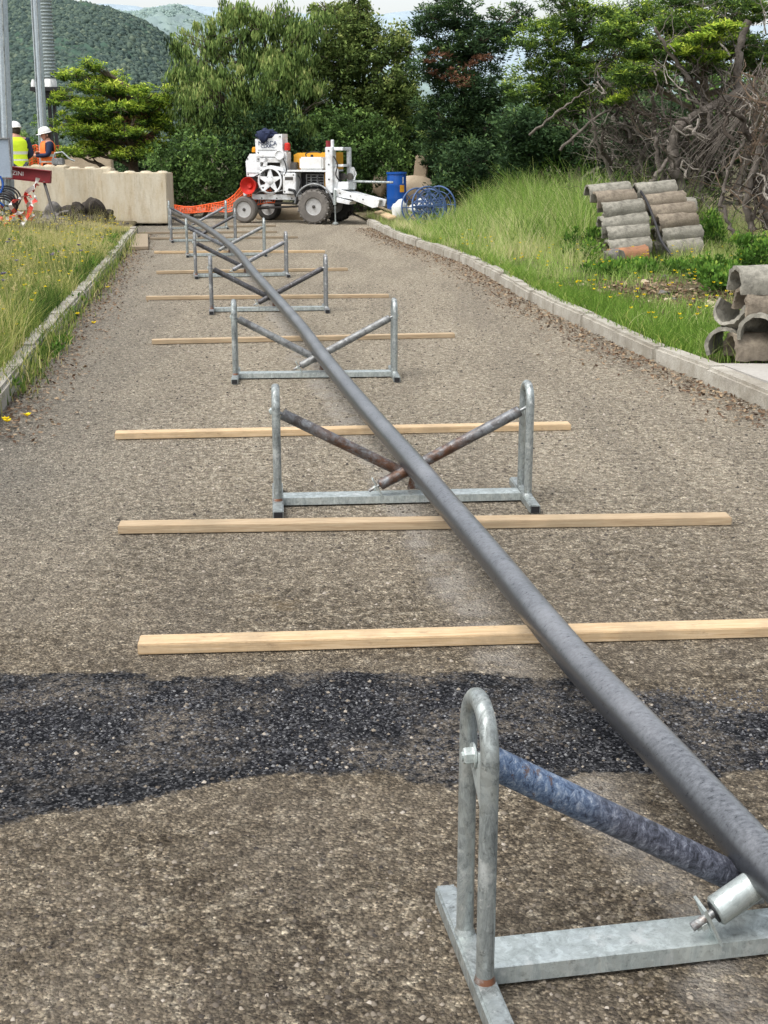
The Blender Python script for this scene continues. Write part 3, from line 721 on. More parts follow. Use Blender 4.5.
def tree(name, label, cat, base, ells, n, kind, mat, bark='bark', r0=.12, group=None, extra=None, trunks=1, **kw):
    base = Vector(base); root = empty(name, base, label, cat, group)
    rel = [(e[0]-base.x, e[1]-base.y, e[2]-base.z, e[3], e[4], e[5]) for e in ells]
    mb = MB(); zmax = max(e[2]+e[5]*.5 for e in rel)
    mx = sum(e[0] for e in rel)/len(rel)
    for k in range(trunks):
        off = Vector((random.uniform(-.4, .4)*(trunks > 1), random.uniform(-.3, .3)*(trunks > 1), -.1))
        zmax = .5*max(e[2] for e in rel)+.5*sum(e[2] for e in rel)/len(rel)
        top = Vector((mx*.7+random.uniform(-.3, .3)+off.x*2, random.uniform(-.2, .2), zmax))
        tp = limb(mb, off, top, r0, r0*.25, .07, 10, 9)
        for e in rel:
            if random.random() < 1.0/trunks+.15:
                c = Vector(e[:3]); j = min(range(len(tp)), key=lambda q: abs(tp[q].z-(c.z-.45*math.hypot(c.x, c.y)-.1)))
                lp = limb(mb, tp[j], c, r0*.45, r0*.12, .15, 7, 6)
                for s in range(7):
                    dd = Vector((random.gauss(0, 1), random.gauss(0, 1), random.gauss(.2, .8))).normalized()
                    limb(mb, lp[random.randint(2, 7)], c+Vector((dd.x*e[3], dd.y*e[4], dd.z*e[5]))*.92, r0*.16, r0*.04, .15, 5, 5)
    mb.build('trunk', M[bark], root)
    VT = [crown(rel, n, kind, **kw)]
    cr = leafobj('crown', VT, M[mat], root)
    return root

random.seed(11)
# yellow-green layered conifer on the left
ye = [E(75, 75, 33, 22, 6, .5), E(98, 88, 32.6, 30, 6, .7), E(85, 103, 32.8, 34, 6, .7), E(120, 92, 33, 26, 6, .6), E(120, 108, 32.4, 34, 6, .8), E(155, 100, 33, 20, 6, .6),
      E(168, 92, 33, 14, 7, .5), E(140, 88, 33.4, 14, 5, .4), E(100, 120, 33, 36, 7, .8), E(80, 132, 33, 26, 7, .7), E(140, 122, 33.2, 26, 8, .7), E(120, 138, 33.6, 36, 8, .8), E(95, 148, 33, 30, 7, .6), E(62, 96, 33.2, 10, 5, .4), E(90, 66, 33, 14, 5, .4), E(112, 82, 33.4, 18, 9, .5), E(158, 112, 33.1, 20, 12, .6), E(88, 112, 32.2, 16, 10, .5), E(130, 128, 32.0, 14, 12, .5), E(165, 128, 33, 14, 16, .5), E(104, 130, 32.2, 18, 9, .5), E(66, 120, 33.4, 12, 8, .5), E(145, 96, 32.3, 12, 7, .4), E(150, 145, 33, 22, 8, .7), E(75, 153, 32.5, 22, 5, .6), E(130, 154, 32.2, 26, 5, .5)]
yb_ = W(136, 196, 33); yb_.z = .3
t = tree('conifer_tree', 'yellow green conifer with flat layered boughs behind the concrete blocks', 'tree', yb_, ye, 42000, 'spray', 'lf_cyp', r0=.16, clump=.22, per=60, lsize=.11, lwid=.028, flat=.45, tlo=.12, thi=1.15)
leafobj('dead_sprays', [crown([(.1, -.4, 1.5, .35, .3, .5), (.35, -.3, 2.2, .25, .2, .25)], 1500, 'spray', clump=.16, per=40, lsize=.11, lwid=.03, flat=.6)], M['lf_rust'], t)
# big willowy tree
we = [E(200, 60, 33, 26, 34, .9), E(240, 35, 33.3, 36, 30, 1.1), E(215, 95, 32.6, 34, 30, 1.0), E(262, 80, 32.8, 34, 34, 1.1), E(190, 110, 33, 20, 28, .7), E(300, 45, 33.4, 32, 32, 1.1), E(240, 128, 33, 44, 26, 1.0), E(182, 40, 33, 12, 12, .5), E(236, 8, 33, 18, 12, .5), E(278, 18, 33.2, 22, 14, .7), E(316, 28, 33.4, 22, 18, .7), E(288, 75, 33, 24, 22, .8), E(300, 110, 33, 36, 36, 1), E(177, 75, 33, 10, 16, .4)]
wb = P(245, 212); wb = Vector((W(245, 200, 33.5).x, 33.6, 0))
tree('willowy_tree', 'tall willowy green tree with drooping foliage behind the white machine', 'tree', wb, we, 36000, 'willow', 'lf_euc', r0=.13, bark='bark_pale', trunks=4, clump=.24, per=55, lsize=.14, lwid=.036, flat=.9, tlo=.05)
ce = [E(345, 40, 34, 34, 34, 1.1), E(385, 75, 34, 34, 36, 1.1), E(330, 90, 34, 36, 36, 1.1), E(370, 120, 34, 44, 36, 1.2), E(325, 10, 34, 16, 10, .5), E(352, 8, 34, 18, 12, .5), E(400, 48, 34, 18, 22, .7), E(366, 30, 34, 22, 18, .8), E(340, 62, 33.6, 26, 22, .8), E(400, 95, 33.8, 20, 24, .8), E(320, 140, 34, 40, 30, 1)]
cb = Vector((W(350, 200, 34.6).x, 34.6, 0))
tree('round_bushy_tree', 'round bushy green tree rising behind the yellow engine cover', 'tree', cb, ce, 38000, 'rand', 'lf_broad2', r0=.13, bark='bark_pale', trunks=4, clump=.22, per=50, lsize=.10, lwid=.045, flat=.9, tlo=.06)
# dark conifer centre right
de = [E(450, 15, 32, 32, 18, .9), E(478, 42, 32, 38, 22, 1), E(440, 60, 32, 26, 24, .8), E(470, 90, 32, 40, 30, 1.1), E(440, 118, 32, 28, 28, .9), E(490, 125, 32, 36, 30, 1), E(455, 155, 32, 36, 26, .9), E(425, 25, 32, 14, 12, .5), E(510, 20, 32, 22, 16, .7), E(500, 165, 31.5, 30, 24, .8)]
db = Vector((W(472, 200, 32.6).x, 32.6, .2))
dt = tree('dark_conifer', 'dark green conifer with rusty brown dead sprays right of the blue drum', 'tree', db, de, 48000, 'spray', 'lf_dark', bark='bark', r0=.17, clump=.26, per=60, lsize=.11, lwid=.032, flat=.5)
dr = [E(440, 65, 31.4, 18, 16, .3), E(462, 78, 31.2, 16, 10, .3), E(478, 60, 31.2, 14, 8, .3)]
dr = [(e[0]-db.x, e[1]-db.y, e[2]-db.z, e[3], e[4], e[5]) for e in dr]
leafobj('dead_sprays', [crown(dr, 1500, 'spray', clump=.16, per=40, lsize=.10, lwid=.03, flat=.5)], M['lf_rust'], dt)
# pines to the right
pe = [E(545, 40, 27, 34, 22, .8), E(590, 20, 27, 40, 18, .9), E(570, 70, 27, 38, 22, .9), E(530, 85, 27.4, 26, 22, .8), E(615, 55, 27, 30, 20, .8), E(600, 100, 27.3, 40, 20, .8), E(545, 118, 27.4, 36, 18, .8), E(650, 12, 27, 30, 14, .7), E(560, 2, 27, 22, 10, .5)]
pb = Vector((W(575, 200, 27.6).x, 27.6, .3))
tree('pine_tree', 'loose pine with lime green tips standing behind the tall roadside grass', 'tree', pb, pe, 46000, 'spray', 'lf_pine', r0=.15, bark='bark_pale', clump=.22, per=60, lsize=.09, lwid=.022, flat=.5)
fe = [E(690, 25, 25, 40, 14, .9), E(730, 45, 25, 40, 14, .9), E(660, 48, 25, 32, 14, .8), E(640, 75, 25, 30, 14, .8), E(620, 30, 25.5, 24, 16, .7), E(745, 10, 25, 34, 14, .8), E(700, 68, 24.6, 26, 8, .6), E(760, 60, 25, 26, 16, .7), E(690, 0, 25, 30, 10, .6)]
fe = [(W(384+(0), 0, 1).x*0+e[0]*.84, e[1]-4.0, H+(e[2]-H)*.84, e[3]*.84, e[4], e[5]*.84) for e in fe]
fb = Vector((W(700, 200, 21.8).x, 21.8, .3))
tree('pine_tree', 'pine with bright lime green boughs above the dead brushwood on the right', 'tree', fb, fe, 44000, 'spray', 'lf_pine', r0=.12, bark='bark_pale', clump=.17, per=50, lsize=.075, lwid=.020, flat=.4, tlo=.05)
le = [E(700, 38, 19.6, 22, 5, .35), E(722, 28, 19.5, 16, 5, .3), E(686, 50, 19.7, 18, 5, .3), E(706, 56, 19.8, 20, 6, .35), E(640, 60, 21.5, 18, 5, .3), E(655, 46, 21.6, 14, 4, .3), E(615, 100, 22, 14, 4, .3), E(628, 92, 22, 10, 3, .3)]
tree('pine_sapling', 'vivid lime boughs pushing out of the dead brushwood near the right edge', 'tree', Vector((W(704, 200, 20.4).x, 20.4, .15)), le, 9000, 'spray', 'lf_cyp', r0=.05, clump=.13, per=50, lsize=.075, lwid=.022, flat=.4, tlo=.30, thi=1.15)
# hedge bushes
bushes = [
 ((185, 175), 31.2, [(165, 172, 18, 28), (190, 165, 26, 34), (215, 172, 22, 34), (200, 188, 40, 20)], 'rand', 'lf_broad', 'glossy green bush between the end block and the orange mesh', 9000, .0),
 ((262, 170), 32.2, [(235, 150, 28, 40), (270, 140, 34, 40), (300, 165, 34, 36), (250, 185, 30, 24)], 'rand', 'lf_dark', 'dark leafy bush directly behind the front of the white machine', 14000, .05),
 ((352, 175), 32.6, [(330, 150, 28, 44), (360, 150, 34, 44), (388, 165, 26, 34), (350, 188, 40, 22)], 'rand', 'lf_broad', 'dark leafy bush directly behind the mast of the white machine', 15000, -.04),
 ((412, 180), 36.5, [(400, 130, 30, 40), (425, 145, 26, 40), (395, 100, 24, 28)], 'rand', 'lf_broad', 'green bush behind the blue drum', 12000, .0),
 ((472, 205), 29.4, [(468, 165, 32, 26), (500, 180, 34, 24), (450, 190, 22, 16)], 'spray', 'lf_dark', 'low dark shrub at the foot of the rusty flecked conifer', 10000, .0),
 ((552, 170), 26.2, [(530, 145, 34, 24), (565, 150, 34, 20), (600, 140, 30, 22), (520, 125, 24, 18)], 'spray', 'lf_dark', 'dark low shrub behind the tall grass beside the dead branches', 12000, -.02),
 ((650, 140), 24.6, [(630, 130, 34, 26), (670, 120, 34, 26), (700, 150, 36, 30), (745, 120, 30, 34)], 'rand', 'lf_dark', 'dark shrub filling in behind the dead brushwood', 13000, -.06)]
for (bx_, by_), Y, el, kd, mt, lab, cnt, ofs in bushes:
    ee = [E(a, b, Y, c, d_, .7) for a, b, c, d_ in el]
    tree('bush', lab, 'bush', Vector((W(bx_, by_, Y+.3).x, Y+.3, 0.05)), ee, cnt, kd, mt, r0=.05, trunks=2, clump=.22, per=40, lsize=.09, lwid=.045, flat=.9, thi=.85, tlo=max(0, ofs))
# further screen of shrubs closing the gaps
for k, (px, top, hw, Y) in enumerate([(60, 150, 40, 60), (150, 140, 60, 58), (30, 120, 34, 95), (450, 100, 60, 42), (540, 80, 60, 36), (640, 70, 60, 33), (740, 60, 60, 32), (330, 110, 60, 44)]):
    lab = ['low green bush beyond the yard behind the orange vest', 'low bush half hidden under the layered conifer', 'dark bush seen past the white helmets', 'shrub showing through behind the dark conifer',
           'shrub showing through behind the loose pine', 'shrub showing behind the tangle of dead branches', 'shrub at the right edge behind the brushwood', 'shrub showing between the willowy and round trees'][k]
    cy_ = (top+190)/2
    ee = [E(px-hw*.4, cy_+6, Y, hw*.6, (190-top)/2, 1.2), E(px+hw*.4, cy_, Y, hw*.6, (190-top)/2*1.05, 1.2)]
    tree('shrub', lab, 'shrub', Vector((W(px, 190, Y).x, Y, 0)), ee, 8000, 'rand', 'lf_dark' if k % 2 else 'lf_broad', r0=.05, clump=.35, per=50, lsize=.15, lwid=.09, flat=.8, group='shrubs closing the background')
# bright ivy-like plants around the tile piles
for k, (px, py, hw, hh, Y, cnt) in enumerate([(712, 225, 16, 30, 18.6, 3500), (748, 240, 26, 22, 15.6, 4500), (585, 238, 18, 24, 18.2, 3000), (655, 266, 34, 9, 16.2, 2600), (725, 268, 20, 14, 14.2, 2000), (610, 268, 26, 8, 16.3, 1800)]):
    lab = ['leafy green weeds climbing beside the right hand column of channel tiles', 'bright weeds at the right edge under the dead brushwood', 'leafy weeds against the left end of the tile pile',
           'low weeds in front of the right tile column', 'low weeds behind the stack of tiles on the slab', 'low weeds in front of the left tile column'][k]
    c = W(px, py, Y); g = zr(c.x, c.y); e0 = E(px, py, Y, hw, hh, .35)
    rt = empty('weed_plant', (c.x, c.y, g), lab, 'plant', 'leafy weeds round the channel tiles')
    mb = MB()
    for q in range(14):
        limb(mb, (random.uniform(-.1, .1), random.uniform(-.1, .1), 0), (random.gauss(0, .5)*e0[3], random.gauss(0, .12), max(.06, (e0[2]-g)+random.gauss(0, .5)*e0[5])), .006, .002, .15, 5, 4)
    mb.build('stem', M['lf_ivy'], rt)
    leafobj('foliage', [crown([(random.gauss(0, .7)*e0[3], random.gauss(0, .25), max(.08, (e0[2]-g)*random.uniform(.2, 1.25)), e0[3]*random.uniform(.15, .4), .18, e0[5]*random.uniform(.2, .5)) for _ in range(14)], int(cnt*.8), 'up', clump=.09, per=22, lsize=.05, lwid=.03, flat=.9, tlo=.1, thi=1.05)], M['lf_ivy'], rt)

# grass ------------------------------------------------------------
def blades(base, h, lean, wid, tone, seg=3):
    n = len(base); az = rng.random(n)*2*np.pi; dirv = np.stack([np.cos(az), np.sin(az), np.zeros(n)], 1)
    sd_ = np.stack([-np.sin(az), np.cos(az), np.zeros(n)], 1); rows = []
    rot = rng.random(n)*np.pi; sd_ = np.stack([np.cos(rot), np.sin(rot), np.zeros(n)], 1)
    for k in range(seg+1):
        t = k/seg; c = base+dirv*(lean*h*t**2)[:, None]+np.array([0, 0, 1])*(h*(t-.25*lean*t*t))[:, None]
        w_ = wid*(1-t*.85)*.5; rows.append(c-sd_*w_[:, None]); rows.append(c+sd_*w_[:, None])
    V = np.stack(rows, 1); m = 2*(seg+1); V = V.reshape(-1, 3)
    i = np.arange(n)[:, None]*m
    Fq = np.concatenate([np.stack([i[:, 0]+2*k, i[:, 0]+2*k+1, i[:, 0]+2*k+3, i[:, 0]+2*k+2], 1) for k in range(seg)])
    return V, Fq, np.repeat(np.clip(tone, 0, 1), m)
def grass(name, lab, pts, h, mat, wid=.006, tone=None, lean=None):
    n = len(pts)
    V, Fq, t = blades(pts, h, lean if lean is not None else .15+.7*rng.random(n), wid*(.6+.8*rng.random(n)), tone)
    return tag(npmesh(name, V, Fq, mat, None, t), lab, 'grass', kind='stuff')
def scatter(n, side, y0, y1, wmax, kx, zf, dens=None, pw=1.0, inset=.02):
    out = []
    while len(out) < n:
        y = y0+(y1-y0)*random.random(); t = random.random()**pw*wmax
        x = kx(y)+side*(.13+inset+t)
        if dens and random.random() > dens(x, y, t): continue
        out.append((x, y, zf(x, y)-.01))
    return np.array(out)
def vis_l(x, y, t):     # nothing is needed far outside the frame
    return 1.0 if x/(y*.31) > -1.12 else 0
clump_l = lambda x, y, t: vis_l(x, y, t)*(.2+1.2*max(0, .4+nz(x, y, 2.2)))*(1 if y < 20.5 or t < .9 else .3)
p = scatter(42000, -1, 6.2, 25.5, 5.0, kx_l, zl, clump_l, 1.1, -.03)
pn = np.array([nz(a, b, 1.6) for a, b, _ in p]); p3 = np.array([nz(a, b, .5, 4) for a, b, _ in p])
far = np.clip((p[:, 1]-8)/15, 0, 1)
h = (.10+.26*rng.random(len(p)))*(1+1.0*pn)*(1-.35*far)*(1-.5*np.clip((p[:, 1]-20.5)/2, 0, 1)); h = np.clip(h*(1+.35*np.clip((14-p[:, 1])/4, 0, 1)), .03, .65)
grass('meadow_grass', 'tall dry and green meadow grass on the left verge', p, h, M['grass_l'], .0065, .46+.9*p3+.5*pn+.22*rng.normal(size=len(p)))
p = scatter(3000, -1, 6.4, 24, 4.5, kx_l, zl, clump_l, 1)
grass('straw_stalks', 'dry straw coloured stalks rising from the left verge', p, .30+.30*rng.random(len(p)), M['grass_l'], .0045, .8+.12*rng.normal(size=len(p)), .1+.4*rng.random(len(p)))
# green growth over and in front of the left kerb
kp = []
for (yc, nn, sp) in ((9.6, 160, .3), (10.6, 420, .35), (11.5, 200, .35), (12.6, 160, .5), (14.2, 160, .6), (8.7, 200, .3), (9.2, 180, .2), (15.5, 260, .6), (17, 300, 1.0), (19.5, 300, 1.0), (22, 300, 1.0)):
    for _ in range(nn):
        y = yc+random.gauss(0, sp); kp.append((kx_l(y)+random.gauss(.01, .08), y, .0 if random.random() < .5 else .08))
kp = np.array(kp)
grass('kerb_weeds', 'weeds spilling over the left kerb onto the lane', kp, .04+.14*rng.random(len(kp)), M['grass_l'], .008, .46+.25*rng.normal(size=len(kp)))

# broad leaved herbs and pale seed heads among the grass
hb_ = scatter(150, -1, 7.5, 21, 3.2, kx_l, zl, vis_l); hl = [(a_, b_, c_+.10, .12, .12, .10) for a_, b_, c_ in hb_]+[(kx_l(y_)+random.uniform(-.1, .12), y_, .07, .09, .12, .07) for y_ in (8.6, 9.7, 10.2, 10.6, 10.9, 11.3, 12.4, 13.5, 15.0)]
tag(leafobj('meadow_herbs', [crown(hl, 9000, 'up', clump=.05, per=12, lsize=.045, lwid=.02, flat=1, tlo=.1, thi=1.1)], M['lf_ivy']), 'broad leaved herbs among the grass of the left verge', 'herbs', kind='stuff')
p = scatter(240, -1, 7.5, 20, 3.5, kx_l, zl, vis_l); hh_ = .25+.25*rng.random(len(p)); sp_ = [(a_+random.gauss(0, .02), b_, c_+q_, .012, .012, .035) for (a_, b_, c_), q_ in zip(p, hh_)]
tag(leafobj('seed_heads', [crown(sp_, 7200, 'up', clump=.02, per=10, lsize=.016, lwid=.008, flat=1.6, tlo=.6, thi=1.2)], M['grass_l']), 'pale seed heads nodding over the left verge grass', 'seed heads', kind='stuff')
def vis_r(x, y, t): return 1.0 if x/(y*.31) < 1.12 else 0
def dirt(x, y):  # bare patch
    a = P(665, 285, .2); return math.exp(-(((x-a.x)/1.25)**2+((y-a.y)/1.2)**2))*(1+.8*nz(x, y, 2.5, 9))
def dens_r(x, y, t):
    k = vis_r(x, y, t)*(.25+1.0*max(0, .5+nz(x, y, 1.3, 2)))
    return k*(1-.95*max(0, min(1, 1.5*dirt(x, y))))*(0 if (y < 9.25) else 1)
p = scatter(46000, 1, 9.3, 30, 5.5, kx_r, zr, dens_r, 1.0)
pn = np.array([nz(a, b, 1.3, 2) for a, b, _ in p]); t_ = np.array([a-kx_r(b) for a, b, _ in p])
h = (.07+.12*rng.random(len(p)))*(1+.9*np.clip(pn, -.5, 1))
tall = np.clip((384+F*p[:, 0]/p[:, 1]-430)/120, .15, 1)*np.clip((p[:, 1]-16)/5, 0, 1)*np.clip(t_/1.0, .35, 1); h = h*(1+2.2*tall)
grass('verge_grass', 'bright green grass covering the right verge', p, h, M['grass_t'], .0065, .40+.5*pn+.18*rng.normal(size=len(p))+.30*tall+.25*np.clip((p[:, 1]-15)/5, 0, 1))
# lush tufts by the right kerb
tf = []
for px, py, s, nn in ((575, 296, .30, 1600), (600, 305, .30, 1800), (690, 330, .28, 2200), (705, 340, .24, 1500), (660, 318, .25, 700), (540, 285, .3, 1000), (505, 268, .3, 900), (740, 318, .25, 900), (560, 292, .3, 700)):
    c = P(px, py, .15)
    for _ in range(nn):
        x, y = c.x+random.gauss(0, s), c.y+random.gauss(0, s*1.3)
        if x > kx_r(y)+.15 and y > 9.25: tf.append((x, y, zr(x, y)-.01))
tf = np.array(tf); grass('grass_tufts', 'lush bright green grass tufts behind the right kerb', tf, .06+.12*rng.random(len(tf)), M['grass_r'], .007, .42+.14*rng.normal(size=len(tf)))
# tall meadow mound further right
mp = []
while len(mp) < 26000:
    y = random.uniform(19, 28.5); x = kx_r(y)+random.uniform(.5, 6)
    q = math.exp(-((x-(kx_r(y)+2.6))/1.7)**2)
    if random.random() < .25+.75*q and vis_r(x, y, 0): mp.append((x, y, zr(x, y)-.01, q))
mp = np.array(mp); pxm = 384+F*mp[:, 0]/mp[:, 1]; mp[:, 3] *= np.clip((pxm-400)/150, .25, 1.15)
grass('tall_grass', 'tall pale green grass growing on the mound under the pines', mp[:, :3], (.20+.60*rng.random(len(mp)))*(.35+.95*mp[:, 3])*(1+.9*np.array([nz(a, b, 1.7, 6) for a, b, _, _ in mp])), M['grass_t'], .011, .50+.22*rng.normal(size=len(mp))+.35*np.array([nz(a, b, 1.1, 8) for a, b, _, _ in mp]))
ms = mp[rng.random(len(mp)) < .07]
grass('seeding_grass', 'tall seeding stalks above the grass mound', ms[:, :3], (.55+.5*rng.random(len(ms)))*(.4+.7*ms[:, 3]), M['grass_t'], .007, .85+.15*rng.normal(size=len(ms)), .1+.5*rng.random(len(ms)))
kr = np.array([(kx_r(y)+random.uniform(.06, .3), y, .11) for y in (random.choice((10.2, 11.4, 13.0, 14.2, 15.8, 17.5, 19, 21.5, 24))+random.gauss(0, .35) for _ in range(2600))])
grass('kerb_grass', 'grass overhanging the right kerb', kr, .05+.13*rng.random(len(kr)), M['grass_r'], .007, .5+.22*rng.normal(size=len(kr)), .5+.6*rng.random(len(kr)))
# flowers
def flowers(name, lab, pts, hgt, mat, r, nst=5):
    n = len(pts); c = pts+np.array([0, 0, 1])*hgt[:, None]; Vs = []; ts = []
    for k in range(nst):
        a = 2*np.pi*k/nst+rng.random(n); ax = unit(np.stack([np.cos(a), np.sin(a), .5+.3*rng.random(n)], 1))
        V, t = leaf_quads(c+ax*r*.5, ax, np.full(n, r*1.3), np.full(n, r), np.tile([0., 0, 1], (n, 1)), rng.random(n)); Vs.append((V, t))
    o = leafobj(name, Vs, mat); return tag(o, lab, 'flowers', kind='stuff')
p = scatter(420, -1, 8, 24, 4.0, kx_l, zl, lambda x, y, t: vis_l(x, y, t)*(1 if nz(x, y, .9, 5) > -.05 else .15)); flowers('yellow_flowers', 'small yellow flowers scattered in the left verge grass', p, .14+.2*rng.random(len(p)), M['petal_y'], .022)
p = scatter(26, -1, 9, 19, 2.0, kx_l, zl, vis_l); flowers('thistle_heads', 'pale purple thistle heads in the left verge grass', p, .22+.16*rng.random(len(p)), M['petal_p'], .032, 9)
p = scatter(230, 1, 10.2, 22, 5, kx_r, zr, lambda x, y, t: vis_r(x, y, t)); flowers('yellow_flowers', 'small yellow flowers scattered on the right verge', p, .10+.16*rng.random(len(p)), M['petal_y'], .022)
p = np.array([[P(3, 428).x+.02, P(3, 428).y, 0], [P(28, 424).x, P(28, 424).y, 0], [P(8, 430).x, P(8, 430).y, 0], [P(108, 292).x, P(108, 292).y, .0], [P(78, 325).x, P(78, 325).y, .05], [P(66, 322).x, P(66, 322).y, .05], [P(94, 331).x, P(94, 331).y, .02]])
flowers('kerb_flowers', 'yellow flowers at the foot of the left kerb', p, np.full(len(p), .05), M['petal_y'], .028, 7)
# leaf litter along the kerbs and grit on the lane
def litter(name, lab, n, fn, mat, size, z0=.004):
    c = np.array([fn() for _ in range(n)]); ax = unit(rng.normal(size=(n, 3))*np.array([1, 1, .25]))
    V, t = leaf_quads(c+np.array([0, 0, z0]), ax, size*(.5+rng.random(n)), size*.5*(.5+rng.random(n)), np.tile([0, 0, 1.], (n, 1))+rng.normal(size=(n, 3))*.4, rng.random(n))
    return tag(leafobj(name, [(V, t)], mat), lab, 'litter', kind='stuff')
def lit_r():
    y = random.uniform(7.5, 27); return (kx_r(y)-abs(random.gauss(0, .22)), y, .004+random.random()*.01)
def lit_l():
    y = random.uniform(7, 25); return (kx_l(y)+abs(random.gauss(0, .20)), y, .004+random.random()*.01)
def lit_v():
    a = P(665, 285, .2); x, y = a.x+random.gauss(0, .8), a.y+random.gauss(0, .9)
    y = max(y, 9.4); x = max(x, kx_r(y)+.2); return (x, y, zr(x, y)+.006)
litter('leaf_litter', 'dry brown leaves gathered along the right kerb', 5200, lit_r, M['litter'], .035)
litter('leaf_litter', 'dry brown leaves gathered along the left kerb', 4200, lit_l, M['litter'], .032)
litter('leaf_litter', 'dry leaves and chips on the bare patch of the right verge', 3600, lit_v, M['litter'], .05)
# loose grit: small pyramidal pebbles
def grit(name, lab, n, fn, s0, s1, mat='pebble'):
    c = np.array([fn() for _ in range(n)]); s = s0+(s1-s0)*rng.random(n)**3
    ang = rng.random(n)*6.28; V = []
    base = np.array([(1, 0, 0), (.2, .9, 0), (-.9, .3, 0), (-.3, -.9, 0), (.15, .1, .75), (.6, .5, .4)])
    ca, sa = np.cos(ang), np.sin(ang)
    for b in base:
        V.append(np.stack([c[:, 0]+s*(ca*b[0]-sa*b[1]), c[:, 1]+s*(sa*b[0]+ca*b[1]), c[:, 2]+s*b[2]], 1))
    V = np.stack(V, 1).reshape(-1, 3); i = np.arange(n)*6
    tr = [(0, 1, 5), (1, 4, 5), (0, 5, 4), (1, 2, 4), (2, 3, 4), (3, 0, 4)]
    Fq = np.concatenate([np.stack([i+a, i+b, i+d_], 1) for a, b, d_ in tr])
    return tag(npmesh(name, V, Fq, M[mat], None, np.repeat(rng.random(n), 6), smooth=False), lab, 'grit', kind='stuff')
def g_near():
    y = 2.0+random.random()**1.5*7; return (random.uniform(-.42, .42)*y, y, 0)
grit('loose_grit', 'loose grit and small stones scattered on the lane', 14000, g_near, .0015, .009)
def g_mid():
    y = random.uniform(4.5, 16); return (random.uniform(kx_l(y), kx_r(y)), y, 0)
grit('loose_grit', 'loose grit and small stones scattered further along the lane', 12000, g_mid, .003, .013)
def g_patch(): return (random.uniform(-1.3, 1.3), random.uniform(3.15, 3.7), 0)
grit('tarmac_crumbs', 'loose chippings on the dark tarmac patch', 7000, g_patch, .002, .007, 'pebble_dark')

# ------------------------------------------------------------- concrete block wall
def block(cx, cy, z, w_, d_, h_, rz, lab, studs=4):
    rt = empty('concrete_block', (cx, cy, z), lab, 'concrete block', 'row of big concrete blocks on the left', rz)
    mb = MB(); mb.box((0, 0, h_/2), (w_-.012, d_, h_), None, .018)
    mb.build('body', M['block'], rt, ang=60)
    for k in range(studs):
        s = MB(); x = -w_/2+w_*(k+.5)/studs
        s.lathe([(.13, h_-.01), (.12, h_+.012), (.08, h_+.032), (.03, h_+.036)], 16, Matrix.Translation((x, .1, 0))); s.build('stud', M['block'], rt)
a, b = P(108, 226), P(169.5, 224); wA = (b-a).length
block((a.x+b.x)/2, a.y+.42, .05, wA, .8, 1.03, R(-1), 'end concrete block of the row, nearest and standing beside the duct', 4)
block(a.x-.50, a.y+.85, .08, 1.0, .8, 1.08, R(4), 'stained concrete block second from the duct end', 3)
block(a.x-1.56, a.y+1.0, .14, 1.1, .8, 1.06, R(4), 'concrete block directly in front of the worker in the orange vest', 4)
block(a.x-2.70, a.y+1.1, .15, 1.15, .8, 1.04, R(3), 'concrete block behind the big pole at the left edge', 3)
for k in range(3):
    m_ = MB(); m_.box((0, 0, .03), (.09, .7, .09), None, .006); o = m_.build('timber_bearer', M['mudstone']); o.location = (a.x+.25+k*.42, a.y+.42, .0)
    tag(o, 'dark timber bearer under the end concrete block', 'bearer', 'bearers under the end block')
# rubble at the foot of the wall
for k, (px, py, r, mt, lab) in enumerate([(78, 206, .27, 'mudstone', 'dark broken lump at the wall foot, leftmost'), (92, 205, .32, 'mudstone', 'largest dark broken lump at the wall foot'), (101, 207, .22, 'mudstone', 'dark lump tucked against the end block'), (56, 214, .24, 'rubble', 'grey concrete lump under the dark strut'),
        (47, 216, .14, 'rubble', 'small grey stone left of the grey concrete lump'), (104, 218, .12, 'rubble', 'small grey stone in front of the end block corner'), (67, 207, .16, 'rubble', 'grey stone between the dark lumps and the strut')]):
    q = W(px, py, 26.0); mb = MB(); mb.ball((0, 0, 0), r, 4, 1.1, (1.2, .8, .75)); o = mb.build('rubble_lump', M[mt], ang=25)
    o.location = (q.x, 26.0+.05*k, zl(q.x, 26)+r*.35); o.rotation_euler = (0, 0, k); tag(o, lab, 'rubble', 'rubble at the foot of the block wall')
def g_rub():
    q = W(random.uniform(15, 112), 216, 25.3); y = 25.3+random.gauss(0, .45); return (q.x, y, zl(q.x, y))
grit('rubble_gravel', 'loose gravel along the foot of the block wall', 2500, g_rub, .01, .06)

# ------------------------------------------------------------- poles, insulator, sign
def leaning(p0, p1): return (Vector(p1)-Vector(p0))
def pole(lab, pxb, pyb, pxt, Y, w_px, base_z, parts):
    b = W(pxb, pyb, Y); t = W(pxt, -60, Y); s = (W(1, 0, Y)-W(0, 0, Y)).length; b.z = base_z
    rt = empty('steel_pole', b, lab, 'pole', 'galvanised steel poles at the left'); r = w_px*s/2
    m_ = MB(); d = t-b; m_.tube([(0, 0, 0), d*.3, d*.7, d], r, 8, True); m_.build('shaft', M['zinc_tower'], rt, ang=30)
    m_ = MB(); m_.box((0, 0, .015), (r*3.4, r*3.4, .03)); m_.build('base_plate', M['galv'], rt)
    m_ = MB()
    side = Vector((1, 0, 0))
    for sg in (-.55, .5):
        o_ = side*sg*r+Vector((0, -r*.93, 0)); m_.tube([o_+Vector((0, 0, .05)), d+o_], .012, 6)
    m_.build('rib', M['galv'], rt)
    return rt
pole('thick galvanised pole at the very left edge of the photo', 7.5, 200, -2, 24.5, 14, .3, 0)
pole('slimmer leaning galvanised pole between the two workers', 44, 165, 32, 31.6, 9.5, .35, 0)
